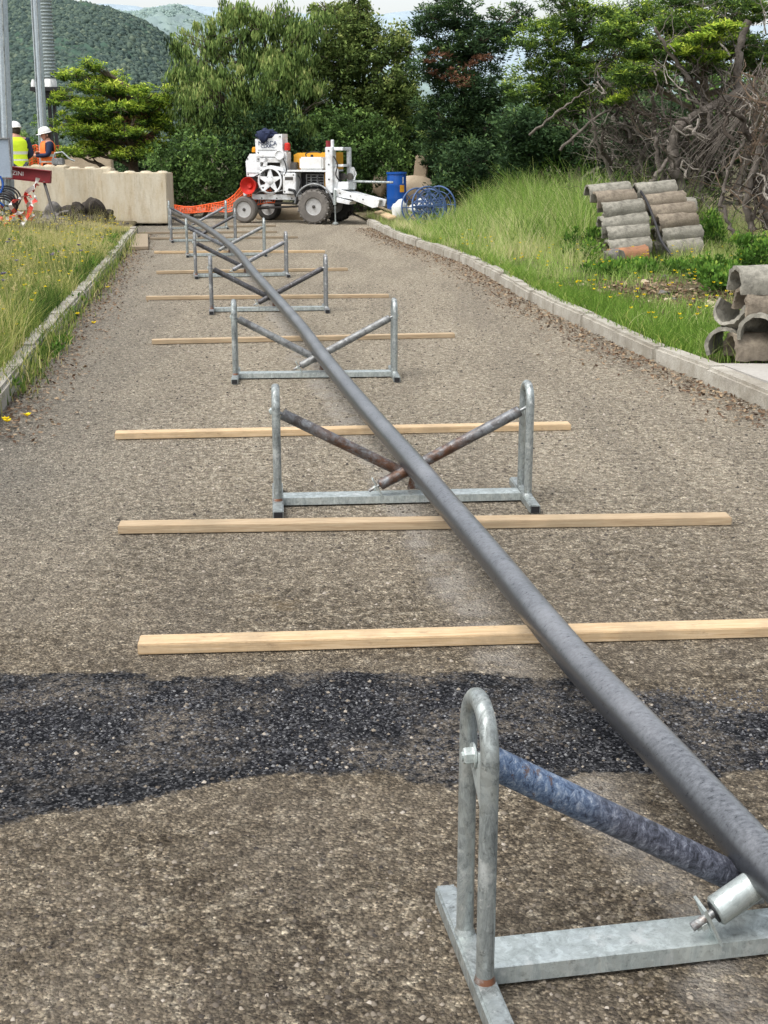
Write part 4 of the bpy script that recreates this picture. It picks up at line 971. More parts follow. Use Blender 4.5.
# ribbed insulator on its platform
Y = 36; s = (W(1, 0, Y)-W(0, 0, Y)).length; c = W(50.5, 84, Y)
rt = empty('insulator_column', (c.x, Y, 0), 'tall grey ribbed insulator column on a black steel platform', 'insulator')
m_ = MB(); prof = [(5.0*s, c.z+.1)]; z = c.z+.14; top = W(50, -70, Y).z
while z < top: prof += [(5.2*s, z), (6.9*s, z+.03), (7.0*s, z+.04), (5.2*s, z+.06)]; z += .085
m_.lathe(prof, 24, Matrix.Shear('XZ', 4, (0, 0)) if False else Matrix.Identity(4)); ob = m_.build('ribbed_column', M['insul'], rt); 
m_ = MB(); m_.lathe([(6.4*s, c.z-.08), (6.4*s, c.z+.06), (5.4*s, c.z+.13)], 24); m_.build('collar', M['white_clean'], rt)
m_ = MB(); m_.box((0, 0, c.z-.14), (17*2*s, .9, .10)); m_.prism([(-15*s, c.z-.18), (15*s, c.z-.18), (5*s, c.z-.5), (-5*s, c.z-.5)], -.3, .3); m_.build('platform', M['black'], rt, smooth=False)
m_ = MB(); m_.box((-2.3*s, 0, (c.z-.3)/2), (3*s, .12, c.z-.3)); m_.box((2.6*s, 0, (c.z-.3)/2), (3*s, .12, c.z-.3))
for q in (.8, 1.5, 2.0): m_.box((0, 0, q), (6*s, .05, .05))
m_.build('leg', M['black'], rt, smooth=False)
for q, px in ((0, 36), (1, 53)):
    m_ = MB(); m_.lathe([(2.4*s, c.z-.12), (2.6*s, c.z-.02), (1.2*s, c.z+.10)], 12, Matrix.Translation(((px-50.5)*s, -.3, 0))); m_.build('fitting', M['white_clean'], rt)
# framed panel and red beam
Yp = 23.6; s = (W(1, 0, Yp)-W(0, 0, Yp)).length; c = W(-8, 158, Yp)
rt = empty('framed_panel', (c.x, Yp, zl(c.x, Yp)), 'grey framed sheet panel fixed in front of the thick pole', 'panel')
m_ = MB(); m_.box((0, 0, c.z-rt.location.z), (38*s, .015, 38*s)); m_.build('sheet', M['panel'], rt)
m_ = MB(); zc = c.z-rt.location.z
for x, z, w_, h_ in ((0, 19.5*s, 40*s, 1.6*s), (0, -19.5*s, 40*s, 1.6*s), (19.3*s, 0, 1.7*s, 37.4*s), (-19.3*s, 0, 1.7*s, 37.4*s)): m_.box((x, -.015, zc+z), (w_, .045, h_), None, .006)
m_.build('frame', M['galv_dark'], rt)
m_ = MB(); 
for x in (-12*s, 8*s): m_.tube([(x, .03, 0), (x, .03, zc-19*s)], .02, 8)
m_.build('support_leg', M['galv_dark'], rt)
Yb = 24.2; s = (W(1, 0, Yb)-W(0, 0, Yb)).length; a, b = W(-20, 169, Yb), W(51, 177, Yb)
rt = empty('red_beam', ((a+b)/2), 'dark red painted beam with faded white lettering resting on a strut', 'beam')
ang = math.atan2(b.z-a.z, b.x-a.x); rt.rotation_euler = (0, -ang, 0); L = (b-a).length
m_ = MB(); m_.box((0, 0, 0), (L, .12, 11*s), None, .006); m_.build('web', M['red_beam'], rt)
m_ = MB(); m_.box((0, -.03, 6*s), (L, .18, .012)); m_.box((0, -.03, -6*s), (L, .18, .012)); m_.build('flange', M['red_beam'], rt, smooth=False)
def text(body, size, loc, rot, mat, parent, name='lettering', ext=.002):
    cu = bpy.data.curves.new(name, 'FONT'); cu.body = body; cu.size = size; cu.extrude = ext; cu.align_x = 'CENTER'; cu.align_y = 'CENTER'
    tmp = bpy.data.objects.new('tmp', cu); C.objects.link(tmp); dg = bpy.context.evaluated_depsgraph_get(); dg.update()
    me = bpy.data.meshes.new_from_object(tmp.evaluated_get(dg)); bpy.data.objects.remove(tmp)
    me.materials.clear(); me.materials.append(mat); o = bpy.data.objects.new(name, me); C.objects.link(o); o.parent = parent
    o.location = loc; o.rotation_euler = rot; return o
text('MARAZZINI', 6.2*s, (-.12, -.066, 0), (math.pi/2, 0, 0), M['tape_w'], rt)
q0, q1 = W(43, 178, Yb), W(57, 212, Yb-.5); q1.z = zl(q1.x, q1.y)
m_ = MB(); m_.tube([q0, q1], .028, 8); o = m_.build('prop_strut', M['grease']); tag(o, 'thin dark metal strut propping the red beam', 'strut')
# barrier tape tangles
def ribbon(path, wdt):
    V = []; Fq = []; n = len(path)
    for i, p_ in enumerate(path):
        t = (path[min(i+1, n-1)]-path[max(i-1, 0)]).normalized(); sd_ = t.cross(Vector((math.sin(i*.7), .8, math.cos(i*.55)))).normalized()*wdt/2
        V += [p_-sd_, p_+sd_]
    return V, [(2*i, 2*i+1, 2*i+3, 2*i+2) for i in range(n-1)]
for k, (pts_, lab) in enumerate([([(38, 178), (33, 190), (36, 200), (28, 205), (30, 218), (22, 212), (10, 218), (6, 228), (14, 236), (22, 224), (34, 216), (25, 196), (38, 184)], 'red and white barrier tape hanging from the red beam'),
        ([(-6, 200), (2, 206), (-2, 216), (8, 222), (3, 232), (12, 240), (5, 226), (16, 214), (24, 222), (10, 205), (18, 200), (29, 196), (31, 208), (20, 230)], 'crumpled red and white barrier tape heaped on the weeds')]):
    pp = catmull([W(x, y, 23.0+.5*math.sin(i*1.9)) for i, (x, y) in enumerate(pts_)], 8)
    m_ = MB(); V, Fq = ribbon(pp, .07); m_.v = [tuple(v) for v in V]; m_.f = Fq; m_.mi = [(i//5) % 2 for i in range(len(Fq))]
    o = m_.build('barrier_tape', [M['tape_w'], M['tape_r']]); tag(o, lab, 'barrier tape', 'red and white tape at the left')
# dark cable coil by the panel
m_ = MB(); c = W(5, 207, 23.2)
for k in range(9):
    r = .15+.02*(k % 4); m_.tube([c+Vector((r*math.cos(a)*1.1, .05*k-.2+.05*math.sin(a*2+k), r*math.sin(a)+.02*k)) for a in np.linspace(0, 2*math.pi, 22)], .016, 6, False)
o = m_.build('hose_coil', M['black']); tag(o, 'black hose coil lying under the framed panel', 'hose')
m_ = MB(); m_.tube(catmull([W(x, y, 23.1) for x, y in ((0, 176), (3, 184), (1, 192), (-2, 200), (4, 206))], 8), .018, 8); o = m_.build('blue_hose', M['blue']); tag(o, 'thin blue hose hanging below the framed panel', 'hose')

# ------------------------------------------------------------- orange mesh
def meshnet(name, lab, top, bot, nx, nz_, mat):
    m_ = MB(); T_ = catmull(top, 12); B_ = catmull(bot, 12); n = len(T_)
    def pt(u, v):
        i = u*(n-1); k = min(int(i), n-2); f = i-k
        return B_[k].lerp(B_[k+1], f).lerp(T_[k].lerp(T_[k+1], f), v)+Vector((0, .06*math.sin(u*30+v*3), .02*math.sin(u*21)))
    for j in range(nz_+1): m_.tube([pt(i/70, j/nz_) for i in range(71)], .008 if j not in (0, nz_) else .014, 5, False)
    for i in range(nx+1): m_.tube([pt(i/nx, j/6) for j in range(7)], .006, 4, False)
    o = m_.build(name, mat); return tag(o, lab, 'mesh barrier')
Y = 29.5
meshnet('mesh_barrier', 'slack orange plastic mesh barrier between the end block and the white machine',
        [W(160, 205, Y), W(185, 206, Y), W(215, 204, Y), W(235, 194, Y), W(250, 180, Y), W(275, 172, Y)], [W(160, 210, Y-.2), W(185, 212, Y-.2), W(215, 212, Y-.2), W(235, 210, Y-.2), W(250, 205, Y-.2), W(275, 203, Y-.2)], 54, 5, M['orange'])
Y = 33
meshnet('mesh_barrier', 'upright orange plastic mesh seen between the two workers', [W(22, 146, Y), W(34, 146, Y), W(44, 145, Y), W(60, 147, Y)], [W(22, 175, Y), W(34, 176, Y), W(44, 175, Y), W(60, 176, Y)], 26, 12, M['orange'])
# low tan wall in the yard behind
m_ = MB(); a, b = W(56, 147, 40), W(112, 150, 40); m_.box(((a.x+b.x)/2, 40, (a.z)/2), (b.x-a.x, .3, a.z), None, .03)
tag(m_.build('low_wall', M['stone']), 'low tan wall behind the orange vest worker', 'wall')

# ------------------------------------------------------------- workers
def skinmesh(name, joints, edges, mat, parent, sub=2):
    me = bpy.data.meshes.new(name); me.from_pydata([j[0] for j in joints], edges, []); ob = bpy.data.objects.new(name, me); C.objects.link(ob)
    sk = ob.modifiers.new('skin', 'SKIN'); sk.use_smooth_shade = True
    for i, j in enumerate(joints):
        r = j[1]; v = me.skin_vertices[0].data[i]; v.radius = r if isinstance(r, tuple) else (r, r); v.use_root = (i == 0)
    su = ob.modifiers.new('sub', 'SUBSURF'); su.levels = sub; su.render_levels = sub
    dg = bpy.context.evaluated_depsgraph_get(); dg.update(); m2 = bpy.data.meshes.new_from_object(ob.evaluated_get(dg))
    bpy.data.objects.remove(ob); m2.materials.clear(); m2.materials.append(mat)
    for p_ in m2.polygons: p_.use_smooth = True; p_.material_index = 0
    o = bpy.data.objects.new(name, m2); C.objects.link(o); o.parent = parent; return o
def worker(lab, loc, rz, vest, h, arms, headturn=0.0, headtilt=0.0):
    # local frame: facing -Y, height 1.75 scaled
    k = h/1.75; rt = empty('person', loc, lab, 'person', None, rz); rt.scale = (k*1.12, k*1.12, k)
    J = {'pel': ((0, 0, .93), (.135, .10)), 'wai': ((0, .0, 1.08), (.125, .095)), 'che': ((0, .0, 1.26), (.155, .11)), 'ucl': ((0, .01, 1.40), (.12, .085)), 'nec': ((0, .0, 1.50), .055), 'hd0': ((0, -.015, 1.58), .075), 'hd1': ((0, -.02, 1.67), .09),
         'hpl': ((.09, 0, .88), .09), 'knl': ((.11, -.02, .50), .06), 'anl': ((.12, .02, .09), .042), 'tol': ((.13, -.13, .035), .038), 'hpr': ((-.09, 0, .88), .09), 'knr': ((-.11, -.02, .50), .06), 'anr': ((-.12, .02, .09), .042), 'tor': ((-.13, -.13, .035), .038),
         'shl': ((.19, .01, 1.40), .062), 'ell': (arms[0], .045), 'wrl': (arms[1], .032), 'hal': (arms[2], (.038, .022)), 'shr': ((-.19, .01, 1.40), .062), 'elr': (arms[3], .045), 'wrr': (arms[4], .032), 'har': (arms[5], (.038, .022))}
    ed = [('pel', 'wai'), ('wai', 'che'), ('che', 'ucl'), ('ucl', 'nec'), ('nec', 'hd0'), ('hd0', 'hd1'), ('pel', 'hpl'), ('hpl', 'knl'), ('knl', 'anl'), ('anl', 'tol'), ('pel', 'hpr'), ('hpr', 'knr'), ('knr', 'anr'), ('anr', 'tor'),
          ('ucl', 'shl'), ('shl', 'ell'), ('ell', 'wrl'), ('wrl', 'hal'), ('ucl', 'shr'), ('shr', 'elr'), ('elr', 'wrr'), ('wrr', 'har')]
    # fingers: four and a thumb from each palm
    for sd_, ha, wr in (('l', arms[2], arms[1]), ('r', arms[5], arms[4])):
        hv = Vector(ha); d = (hv-Vector(wr)).normalized(); sv = d.cross(Vector((0, 0, 1))).normalized() if abs(d.z) < .9 else Vector((1, 0, 0)); dn = d.cross(sv)
        for q in range(4):
            n1, n2 = f'f{sd_}{q}a', f'f{sd_}{q}b'; o_ = sv*(q-1.5)*.021; L = (.055, .065, .06, .045)[q]
            J[n1] = (tuple(hv+o_+d*L), .009); J[n2] = (tuple(hv+o_+d*(L+.022)+dn*.014), .008); ed += [('ha'+sd_, n1), (n1, n2)]
        J[f't{sd_}'] = (tuple(hv+sv*-.045+d*.03), .011); ed.append(('ha'+sd_, f't{sd_}'))
    def sel(names, grow, nm, mat, par):
        idx = {n_: i for i, n_ in enumerate(names)}
        js = [(J[n_][0], tuple(x+grow for x in J[n_][1]) if isinstance(J[n_][1], tuple) else J[n_][1]+grow) for n_ in names]
        return skinmesh(nm, js, [(idx[a_], idx[b_]) for a_, b_ in ed if a_ in idx and b_ in idx], mat, par)
    body = sel(list(J), 0, 'body', M['skin'], rt)
    sel(['pel', 'wai', 'che', 'ucl', 'shl', 'ell', 'wrl', 'shr', 'elr', 'wrr'], .014, 'jumper', M['navy'], rt)
    sel(['pel', 'hpl', 'knl', 'anl', 'hpr', 'knr', 'anr'], .018, 'trousers', M['trousers'], rt)
    # vest: lofted shell round the torso, open at the arms
    mv = MB(); rows = [(.86, .185, .145), (.95, .19, .15), (1.08, .185, .145), (1.20, .20, .15), (1.30, .205, .15), (1.38, .19, .14), (1.455, .115, .10)]
    seg = 32; vs = []; fs = []; mi = []
    dense = [rows[0]]
    for r0_, r1_ in zip(rows, rows[1:]):
        for q in range(1, 5): dense.append(tuple(r0_[j]+(r1_[j]-r0_[j])*q/4 for j in range(3)))
    for z, a_, b_ in dense:
        for q in range(seg):
            an = 2*math.pi*q/seg; cx_ = math.copysign(abs(math.cos(an))**.8, math.cos(an)); cy_ = math.copysign(abs(math.sin(an))**.8, math.sin(an))
            wv = 1+.03*math.sin(an*5+z*20); vs.append((a_*cx_*wv, b_*cy_*wv, z))
    for i in range(len(dense)-1):
        for q in range(seg):
            z = dense[i][0]; an = 2*math.pi*(q+.5)/seg
            if 1.22 < z < 1.44 and abs(math.cos(an)) > .86: continue    # arm holes
            fs.append((i*seg+q, i*seg+(q+1) % seg, (i+1)*seg+(q+1) % seg, (i+1)*seg+q)); mi.append(1 if (.95 < z < 1.0 or 1.09 < z < 1.145) else 0)
    mv.v = vs; mv.f = fs; mv.mi = mi; mv.build('vest', [M[vest], M['reflect']], rt)
    for sx in (-1, 1):
        bt = MB(); bt.ball((sx*.13, -.06, .05), .062, 2, 0, (.85, 2.0, .85)); bt.tube([(sx*.12, .02, .05), (sx*.12, .02, .2)], [.06, .062], 12); bt.build('boot', M['black'], rt)
    # head: face and helmet
    hd = bpy.data.objects.new('head', None)
    hm = MB(); Rz = Matrix.Translation((0, -.02, 1.575)) @ Matrix.Rotation(headturn, 4, 'Z') @ Matrix.Rotation(headtilt, 4, 'X')
    def tv(v): return Rz @ Vector(v)
    hb = MB(); hb.ball((0, 0, .03), .095, 3, 0, (.80, 1.0, 1.16)); hb.ball((0, -.045, -.045), .055, 2, 0, (.9, .9, .9)); hb.v = [tuple(tv(v)) for v in hb.v]
    hb.add([tv(v) for v in ((-.012, -.09, .01), (.012, -.09, .01), (0, -.122, -.018), (0, -.09, .045), (-.014, -.088, -.03), (.014, -.088, -.03))], [(0, 2, 3), (1, 3, 2), (0, 4, 2), (1, 2, 5), (4, 5, 2)])
    for sx in (-1, 1): n0 = len(hb.v); hb.ball(tv((sx*.078, .01, 0)), .02, 2, 0, (.5, 1, 1.4))
    hb.build('face', M['skin'], rt)
    for sx in (-1, 1): ey = MB(); ey.ball(tv((sx*.032, -.088, .022)), .009, 1); ey.build('eye', M['hair'], rt)
    ey = MB(); ey.ball(tv((0, -.092, -.052)), .014, 1, 0, (1.5, .5, .35)); ey.build('mouth', M['hair'], rt)
    hr = MB(); hr.ball((0, .02, .015), .098, 3, 0, (.84, .98, 1.05)); hr.v = [tuple(tv(v)) for v in hr.v]; hr.f = [f for f in hr.f if (Rz.inverted() @ Vector(hr.v[f[0]])).y > -.01]; hr.mi = [0]*len(hr.f); hr.build('hair', M['hair'], rt)
    he = MB(); prof = [(.128, .052), (.134, .058), (.122, .066), (.119, .10), (.105, .145), (.075, .175), (.035, .188), (.005, .190)]
    he.lathe(prof, 28, Matrix.Diagonal((.92, 1.08, 1, 1))); he.prism([(-.09, .050), (.09, .050), (.08, .062), (-.08, .062)], -.175, -.10); he.tube([(0, -.12, .12), (0, -.08, .175), (0, 0, .196), (0, .08, .175), (0, .12, .12)], .010, 6)
    he.v = [tuple(tv(v)) for v in he.v]; hmo = he.build('helmet', M['white_clean'], rt, ang=35)
    st = MB(); st.tube([tv((sx, y, z)) for sx, y, z in ((.085, 0, .06), (.08, -.02, -.03), (.04, -.05, -.095), (-.04, -.05, -.095), (-.08, -.02, -.03), (-.085, 0, .06))], .006, 6); st.build('chin_strap', M['black'], hmo)
    return rt
Yw = 30.4; q = W(51, 200, Yw)
worker('man in orange vest, navy sleeves and white helmet standing with arms folded', (q.x, Yw, .30), R(-62), 'hiviz_o', 1.72,
       [(.24, -.06, 1.14), (.03, -.26, 1.13), (-.04, -.27, 1.15), (-.24, -.06, 1.14), (-.02, -.24, 1.18), (.05, -.24, 1.2)], 0, R(14))
Yw = 29.0; q = W(20.5, 200, Yw)
worker('man in yellow vest and white helmet seen from behind by the thick pole', (q.x, Yw, .30), R(205), 'hiviz_y', 1.81,
       [(.26, .0, 1.12), (.22, -.2, 1.04), (.2, -.27, 1.04), (-.26, .0, 1.12), (-.22, -.2, 1.04), (-.2, -.27, 1.04)], R(25), R(10))
# small pump on the wall top
c = W(61, 167, 28.2); m_ = MB()
rt = empty('small_pump', (c.x, 28.0, 1.22), 'small grey hand machine lying on top of the block wall', 'pump')
m_.box((0, 0, .09), (.24, .2, .14), None, .02); m_.build('housing', M['galv_dark'], rt); m_ = MB(); m_.tube([(-.1, 0, .15), (-.06, 0, .26), (.1, 0, .28), (.24, 0, .14), (.34, 0, .10)], .018, 8); m_.build('handle', M['galv'], rt)

# ------------------------------------------------------------- white cable-pulling machine
wl_ = P(245.6, 222.8); wr_ = P(315.4, 224.2)
yaw = math.atan2(wr_.y-wl_.y, wr_.x-wl_.x); WB = (wr_-wl_).length
rt = empty('winch_machine', wl_, 'white towable winch machine with red drum, yellow engine cover and four wheels', 'machine', None, yaw)
mach = rt
S = 1/47.0
def U(px): return (px-245.6)*WB/(315.4-245.6)
def Zc(py): return (223.2-py)*S*1.02
def wheel(x, y, r, wdt, lug, dark, rimr):
    # tyre axis along y
    Mx = Matrix.Translation((x, y, r)) @ Matrix.Rotation(math.pi/2, 4, 'X')
    w_ = MB(); hw = wdt/2
    w_.lathe([(rimr, -hw*.7), (rimr+.02, -hw*.95), (r*.86, -hw), (r*.96, -hw*.8), (r-(.025 if lug else .004), -hw*.4), (r-(.025 if lug else 0), hw*.4), (r*.96, hw*.8), (r*.86, hw), (rimr+.02, hw*.95), (rimr, hw*.7)], 40, Mx, False)
    if lug:
        for k in range(18):
            for sgn in (-1, 1):
                a_ = 2*math.pi*(k+(.5 if sgn > 0 else 0))/18
                L_ = Matrix.Translation((x, y, r)) @ Matrix.Rotation(a_, 4, 'Y') @ Matrix.Translation((0, sgn*hw*.5, r-.022)) @ Matrix.Rotation(sgn*R(38), 4, 'Z')
                w_.box(L_.translation, (.035, hw*1.15, .045), L_.to_3x3().to_4x4(), .004)
    t_ = w_.build('wheel', M['tyre_shaded' if dark else 'tyre'], rt, ang=35)
    m_ = MB(); m_.lathe([(rimr*.2, hw*.25), (rimr*.3, hw*.45), (rimr*.62, hw*.42), (rimr*.7, hw*.2), (rimr*.9, hw*.25), (rimr, hw*.72), (rimr*1.06, hw*.78), (rimr*1.06, hw*.6)], 32, Matrix.Translation((x, y, r)) @ Matrix.Rotation(math.pi/2, 4, 'X'))
    rm = m_.build('rim', M['rim'], t_); m_ = MB(); m_.lathe([(.035, hw*.4), (.035, hw*.75), (.02, hw*.8)], 16, Matrix.Translation((x, y, r)) @ Matrix.Rotation(math.pi/2, 4, 'X'))
    for k in range(5):
        a_ = 2*math.pi*k/5; m_.lathe([(.012, hw*.42), (.012, hw*.52)], 6, Matrix.Translation((x+rimr*.45*math.cos(a_), y, r+rimr*.45*math.sin(a_))) @ Matrix.Rotation(math.pi/2, 4, 'X'))
    m_.build('hub', M['grease'], t_)
TR = 1.15
wheel(0, 0, .285, .19, False, False, .165); wheel(.06, TR, .285, .19, False, True, .165)
wheel(WB, 0, .37, .26, True, False, .175); wheel(WB+.06, TR, .37, .26, True, True, .175)
m_ = MB()
for y in (.18, TR-.18): m_.box(((U(250)+U(345))/2, y, .55), (U(345)-U(250), .07, .11), None, .008)
for x in (U(252), U(275), U(300), U(330)): m_.box((x, TR/2, .55), (.07, TR-.4, .09), None, .008)
m_.build('chassis', M['white'], rt)
m_ = MB(); m_.tube([(0, -.02, .285), (.06, TR, .285)], .035, 10); m_.tube([(WB, -.02, .37), (WB+.06, TR, .37)], .045, 10); m_.box((WB, TR/2, .37), (.22, .3, .22), None, .03); m_.tube([(0, .2, .3), (U(300), .4, .36)], .025, 8); m_.build('axle', M['grease'], rt)
def bx(name, x0, x1, z0, z1, y0, y1, mat, ch=.012, parent=None):
    m_ = MB(); m_.box(((x0+x1)/2, (y0+y1)/2, (z0+z1)/2), (x1-x0, y1-y0, z1-z0), None, ch); return m_.build(name, M[mat], parent or rt, ang=30)
# left cover with a cut corner
m_ = MB(); m_.prism([(U(246), Zc(178)), (U(260), Zc(178)), (U(260), Zc(156)), (U(249.5), Zc(156)), (U(245.3), Zc(163.5))], .1, .85); m_.build('side_cover', M['white'], rt, smooth=False)
m_ = MB(); m_.prism([(U(246.5), Zc(196)), (U(258), Zc(196)), (U(258), Zc(178)), (U(246.5), Zc(178))], .3, .8); m_.build('side_cover', M['grease'], rt, smooth=False)
# upper hopper
m_ = MB(); m_.prism([(U(255.5), Zc(157.5)), (U(282), Zc(156)), (U(282), Zc(137)), (U(275), Zc(137.4)), (U(272), Zc(141)), (U(255), Zc(141.8))], .12, .42)
hp = m_.build('hopper', M['white'], rt, smooth=False)
text('MARCA', .13, (U(267.5), .112, Zc(146)), (math.pi/2, 0, 0), M['lettering'], hp); text('CLAAC', .10, (U(267.5), .112, Zc(148.9)), (math.pi/2, 0, 0), M['lettering'], hp)
m_ = MB(); m_.box(((U(256)+U(281))/2, .3, Zc(157.8)), (U(281)-U(256), .42, .05), None, .006); m_.build('hopper_lip', M['white'], hp)
m_ = MB(); m_.lathe([(.11, 0), (.11, .05), (.085, .055), (.08, .035), (.02, .035)], 28, Matrix.Translation((U(280), .10, Zc(156.8))) @ Matrix.Rotation(math.pi/2, 4, 'X')); m_.build('pulley', M['white'], rt)
bx('cross_beam', U(256), U(280), Zc(164.5), Zc(159.5), .1, .25, 'white')
bx('engine_block', U(256), U(288), Zc(195), Zc(164), .35, .9, 'grease', .03)
bx('side_frame', U(279), U(285.5), Zc(176), Zc(154), .14, .4, 'white')
m_ = MB()   # sloping link plates
m_.prism([(U(257), Zc(172)), (U(270), Zc(170)), (U(283), Zc(173)), (U(283), Zc(169)), (U(270), Zc(167)), (U(257), Zc(169))], .1, .14); m_.prism([(U(262), Zc(169)), (U(266), Zc(169)), (U(268), Zc(160)), (U(265), Zc(160))], .1, .14)
m_.prism([(U(259), Zc(189)), (U(272), Zc(186)), (U(272), Zc(184)), (U(259), Zc(186.5))], .06, .1); m_.build('link_arm', M['white'], rt, smooth=False)
# spoked flywheel
fx, fz, fr = U(270.3), Zc(182), .265; m_ = MB(); Mx = Matrix.Translation((fx, .06, fz)) @ Matrix.Rotation(math.pi/2, 4, 'X')
m_.tube([(fx+fr*math.cos(a_), .05, fz+fr*math.sin(a_)) for a_ in np.linspace(0, 2*math.pi, 40)], .022, 8, False); m_.lathe([(.07, -.03), (.07, .03), (.04, .05)], 20, Mx)
for k in range(5):
    a_ = math.pi/2+2*math.pi*k/5; u_ = Vector((math.cos(a_), 0, math.sin(a_))); v_ = Vector((-math.sin(a_), 0, math.cos(a_))); c0 = Vector((fx, .045, fz))
    m_.add([c0+v_*.075+u_*.05, c0-v_*.075+u_*.05, c0-v_*.018+u_*fr, c0+v_*.018+u_*fr]+[q+Vector((0, .03, 0)) for q in (c0+v_*.075+u_*.05, c0-v_*.075+u_*.05, c0-v_*.018+u_*fr, c0+v_*.018+u_*fr)], [(0, 1, 2, 3), (7, 6, 5, 4), (0, 4, 5, 1), (1, 5, 6, 2), (2, 6, 7, 3), (3, 7, 4, 0)])
m_.build('flywheel', M['white'], rt)
# red capstan dish
m_ = MB(); m_.lathe([(.02, .02), (.05, .03), (.06, -.02), (.13, .02), (.175, .10), (.185, .10), (.15, .0), (.10, -.10), (.10, -.2)], 36, Matrix.Translation((U(251.3), -.02, Zc(186.6))) @ Matrix.Rotation(math.pi/2, 4, 'X')); m_.build('capstan', M['red'], rt)
bx('tool_box', U(284.3), U(297), Zc(194.3), Zc(174), -.02, .3, 'white')
bx('small_bracket', U(243), U(246), Zc(197), Zc(187), .05, .12, 'white')
# beacon, red can
m_ = MB(); m_.lathe([(.05, 0), (.055, .01), (.05, .09), (.02, .11)], 16, Matrix.Translation((U(252.5), .2, Zc(154.5)))); m_.build('beacon', M['beacon'], rt)
m_ = MB(); m_.lathe([(.062, -.06), (.065, .0), (.06, .08), (.03, .1)], 16, Matrix.Translation((U(285.5), .2, Zc(150)))); m_.build('filter_can', M['red'], rt)
# yellow cover, white tank, shelf, engine
m_ = MB(); m_.prism([(U(289), Zc(171)), (U(327), Zc(171)), (U(327), Zc(154.5)), (U(293), Zc(155)), (U(289), Zc(157))], .35, 1.0); m_.build('engine_cover', M['yellow'], rt, smooth=False)
tk = bx('tank', U(299.5), U(322), Zc(171), Zc(159), .05, .33, 'white_clean', .03)
m_ = MB(); m_.lathe([(.03, 0), (.03, .05)], 12, Matrix.Translation((U(309.5), .2, Zc(159)))); m_.build('cap', M['black'], tk)
bx('shelf', U(288), U(327), Zc(173), Zc(171.3), -.02, 1.0, 'white', .004)
bx('engine_side', U(297), U(326), Zc(196), Zc(173.2), .3, .95, 'black', .02)
bx('yellow_side_panel', U(321), U(327), Zc(188), Zc(173.2), .22, .29, 'yellow', .005)
m_ = MB()
for k in range(5): m_.box((U(312), .24, Zc(176+k*2.6)), (U(320)-U(304), .02, .018))
for px in (303.5, 308, 314, 320.5): m_.box((U(px), .23, Zc(181.5)), (.02, .025, .27))
m_.build('grille', M['galv_dark'], rt, smooth=False)
# hose arc over the near rear wheel
m_ = MB(); m_.tube([(WB+.45*math.cos(a_), -.05, .37+.47*math.sin(a_)) for a_ in np.linspace(R(172), R(25), 18)]+[(WB+.45, -.05, .45)], .022, 8); m_.build('mudguard_hose', M['galv_dark'], rt)
m_ = MB(); m_.tube([(U(290), -.01, .72), (U(296), -.05, .7), (U(299), -.04, .5), (U(297), 0, .42)], .03, 8); m_.build('hose', M['black'], rt)
# mast
ma = bx('mast', U(326), U(333), Zc(193), Zc(149.5), -.02, .2, 'white', .01)
m_ = MB()
for px, py in ((329.5, 153), (329.5, 166), (329.5, 180)): m_.lathe([(.018, 0), (.018, .01)], 12, Matrix.Translation((U(px), -.018, Zc(py))) @ Matrix.Rotation(math.pi/2, 4, 'X'))
m_.build('bolt', M['grease'], ma)
m_ = MB(); 
m_.box((U(340.7), .5, Zc(171.5)), (.07, .12, Zc(150)-Zc(193)), None, .008); m_.box(((U(333)+U(342))/2, .3, Zc(151.2)), (U(342)-U(333), .5, .07), None, .008); m_.box(((U(333)+U(342))/2, .3, Zc(167)), (U(342)-U(333), .45, .05), None, .008)
m_.box(((U(333)+U(347))/2, .3, Zc(186)), (U(347)-U(333), .5, .16), None, .01); m_.build('mast_frame', M['white'], rt)
m_ = MB()
for px, y in ((335, .05), (346, .35)):
    m_.prism([(U(px)-.05, Zc(190)), (U(px)+.05, Zc(190)), (U(px)+.05, Zc(171)), (U(px)+.02, Zc(168.5)), (U(px)-.02, Zc(168.5)), (U(px)-.05, Zc(171))], y, y+.05)
m_.build('yoke_plate', M['white'], rt, smooth=False)
m_ = MB(); 
for px in (338.5, 345): m_.lathe([(.075, 0), (.075, .05), (.03, .06)], 20, Matrix.Translation((U(px), .3, Zc(177.5))) @ Matrix.Rotation(math.pi/2, 4, 'X'))
m_.build('guide_roller', M['grease'], rt)
m_ = MB(); m_.lathe([(.05, 0), (.05, .13)], 14, Matrix.Translation((U(327.5), .08, Zc(149.5)))); m_.build('mast_cap', M['red_beam'], rt); m_ = MB(); m_.lathe([(.035, 0), (.035, .14), (.02, .15)], 14, Matrix.Translation((U(331.5), .08, Zc(149.5)))); m_.build('mast_cap', M['white'], rt)
# tow ramp arm
m_ = MB(); 
for y in (-.02, .42):
    m_.prism([(U(334), Zc(188)), (U(374), Zc(198.5)), (U(377.5), Zc(199)), (U(376), Zc(205.5)), (U(371), Zc(206.5)), (U(352), Zc(199)), (U(336), Zc(196))], y, y+.045)
m_.prism([(U(336), Zc(189)), (U(374), Zc(199)), (U(374), Zc(200.5)), (U(336), Zc(190.5))], .03, .42); m_.prism([(U(352), Zc(200)), (U(372), Zc(206)), (U(372), Zc(205)), (U(352), Zc(198.8))], .03, .42)
m_.build('tow_arm', M['white'], rt, smooth=False)
m_ = MB(); m_.prism([(U(338), Zc(197)), (U(351), Zc(200.5)), (U(350), Zc(203.5)), (U(338), Zc(201.5))], -.1, .3); m_.build('step_plate', M['white'], rt, smooth=False)
m_ = MB(); m_.tube([(U(336), -.08, Zc(190)), (U(336), -.08, Zc(204))], .035, 12); jk = m_.build('support_jack', M['galv_light'], rt)
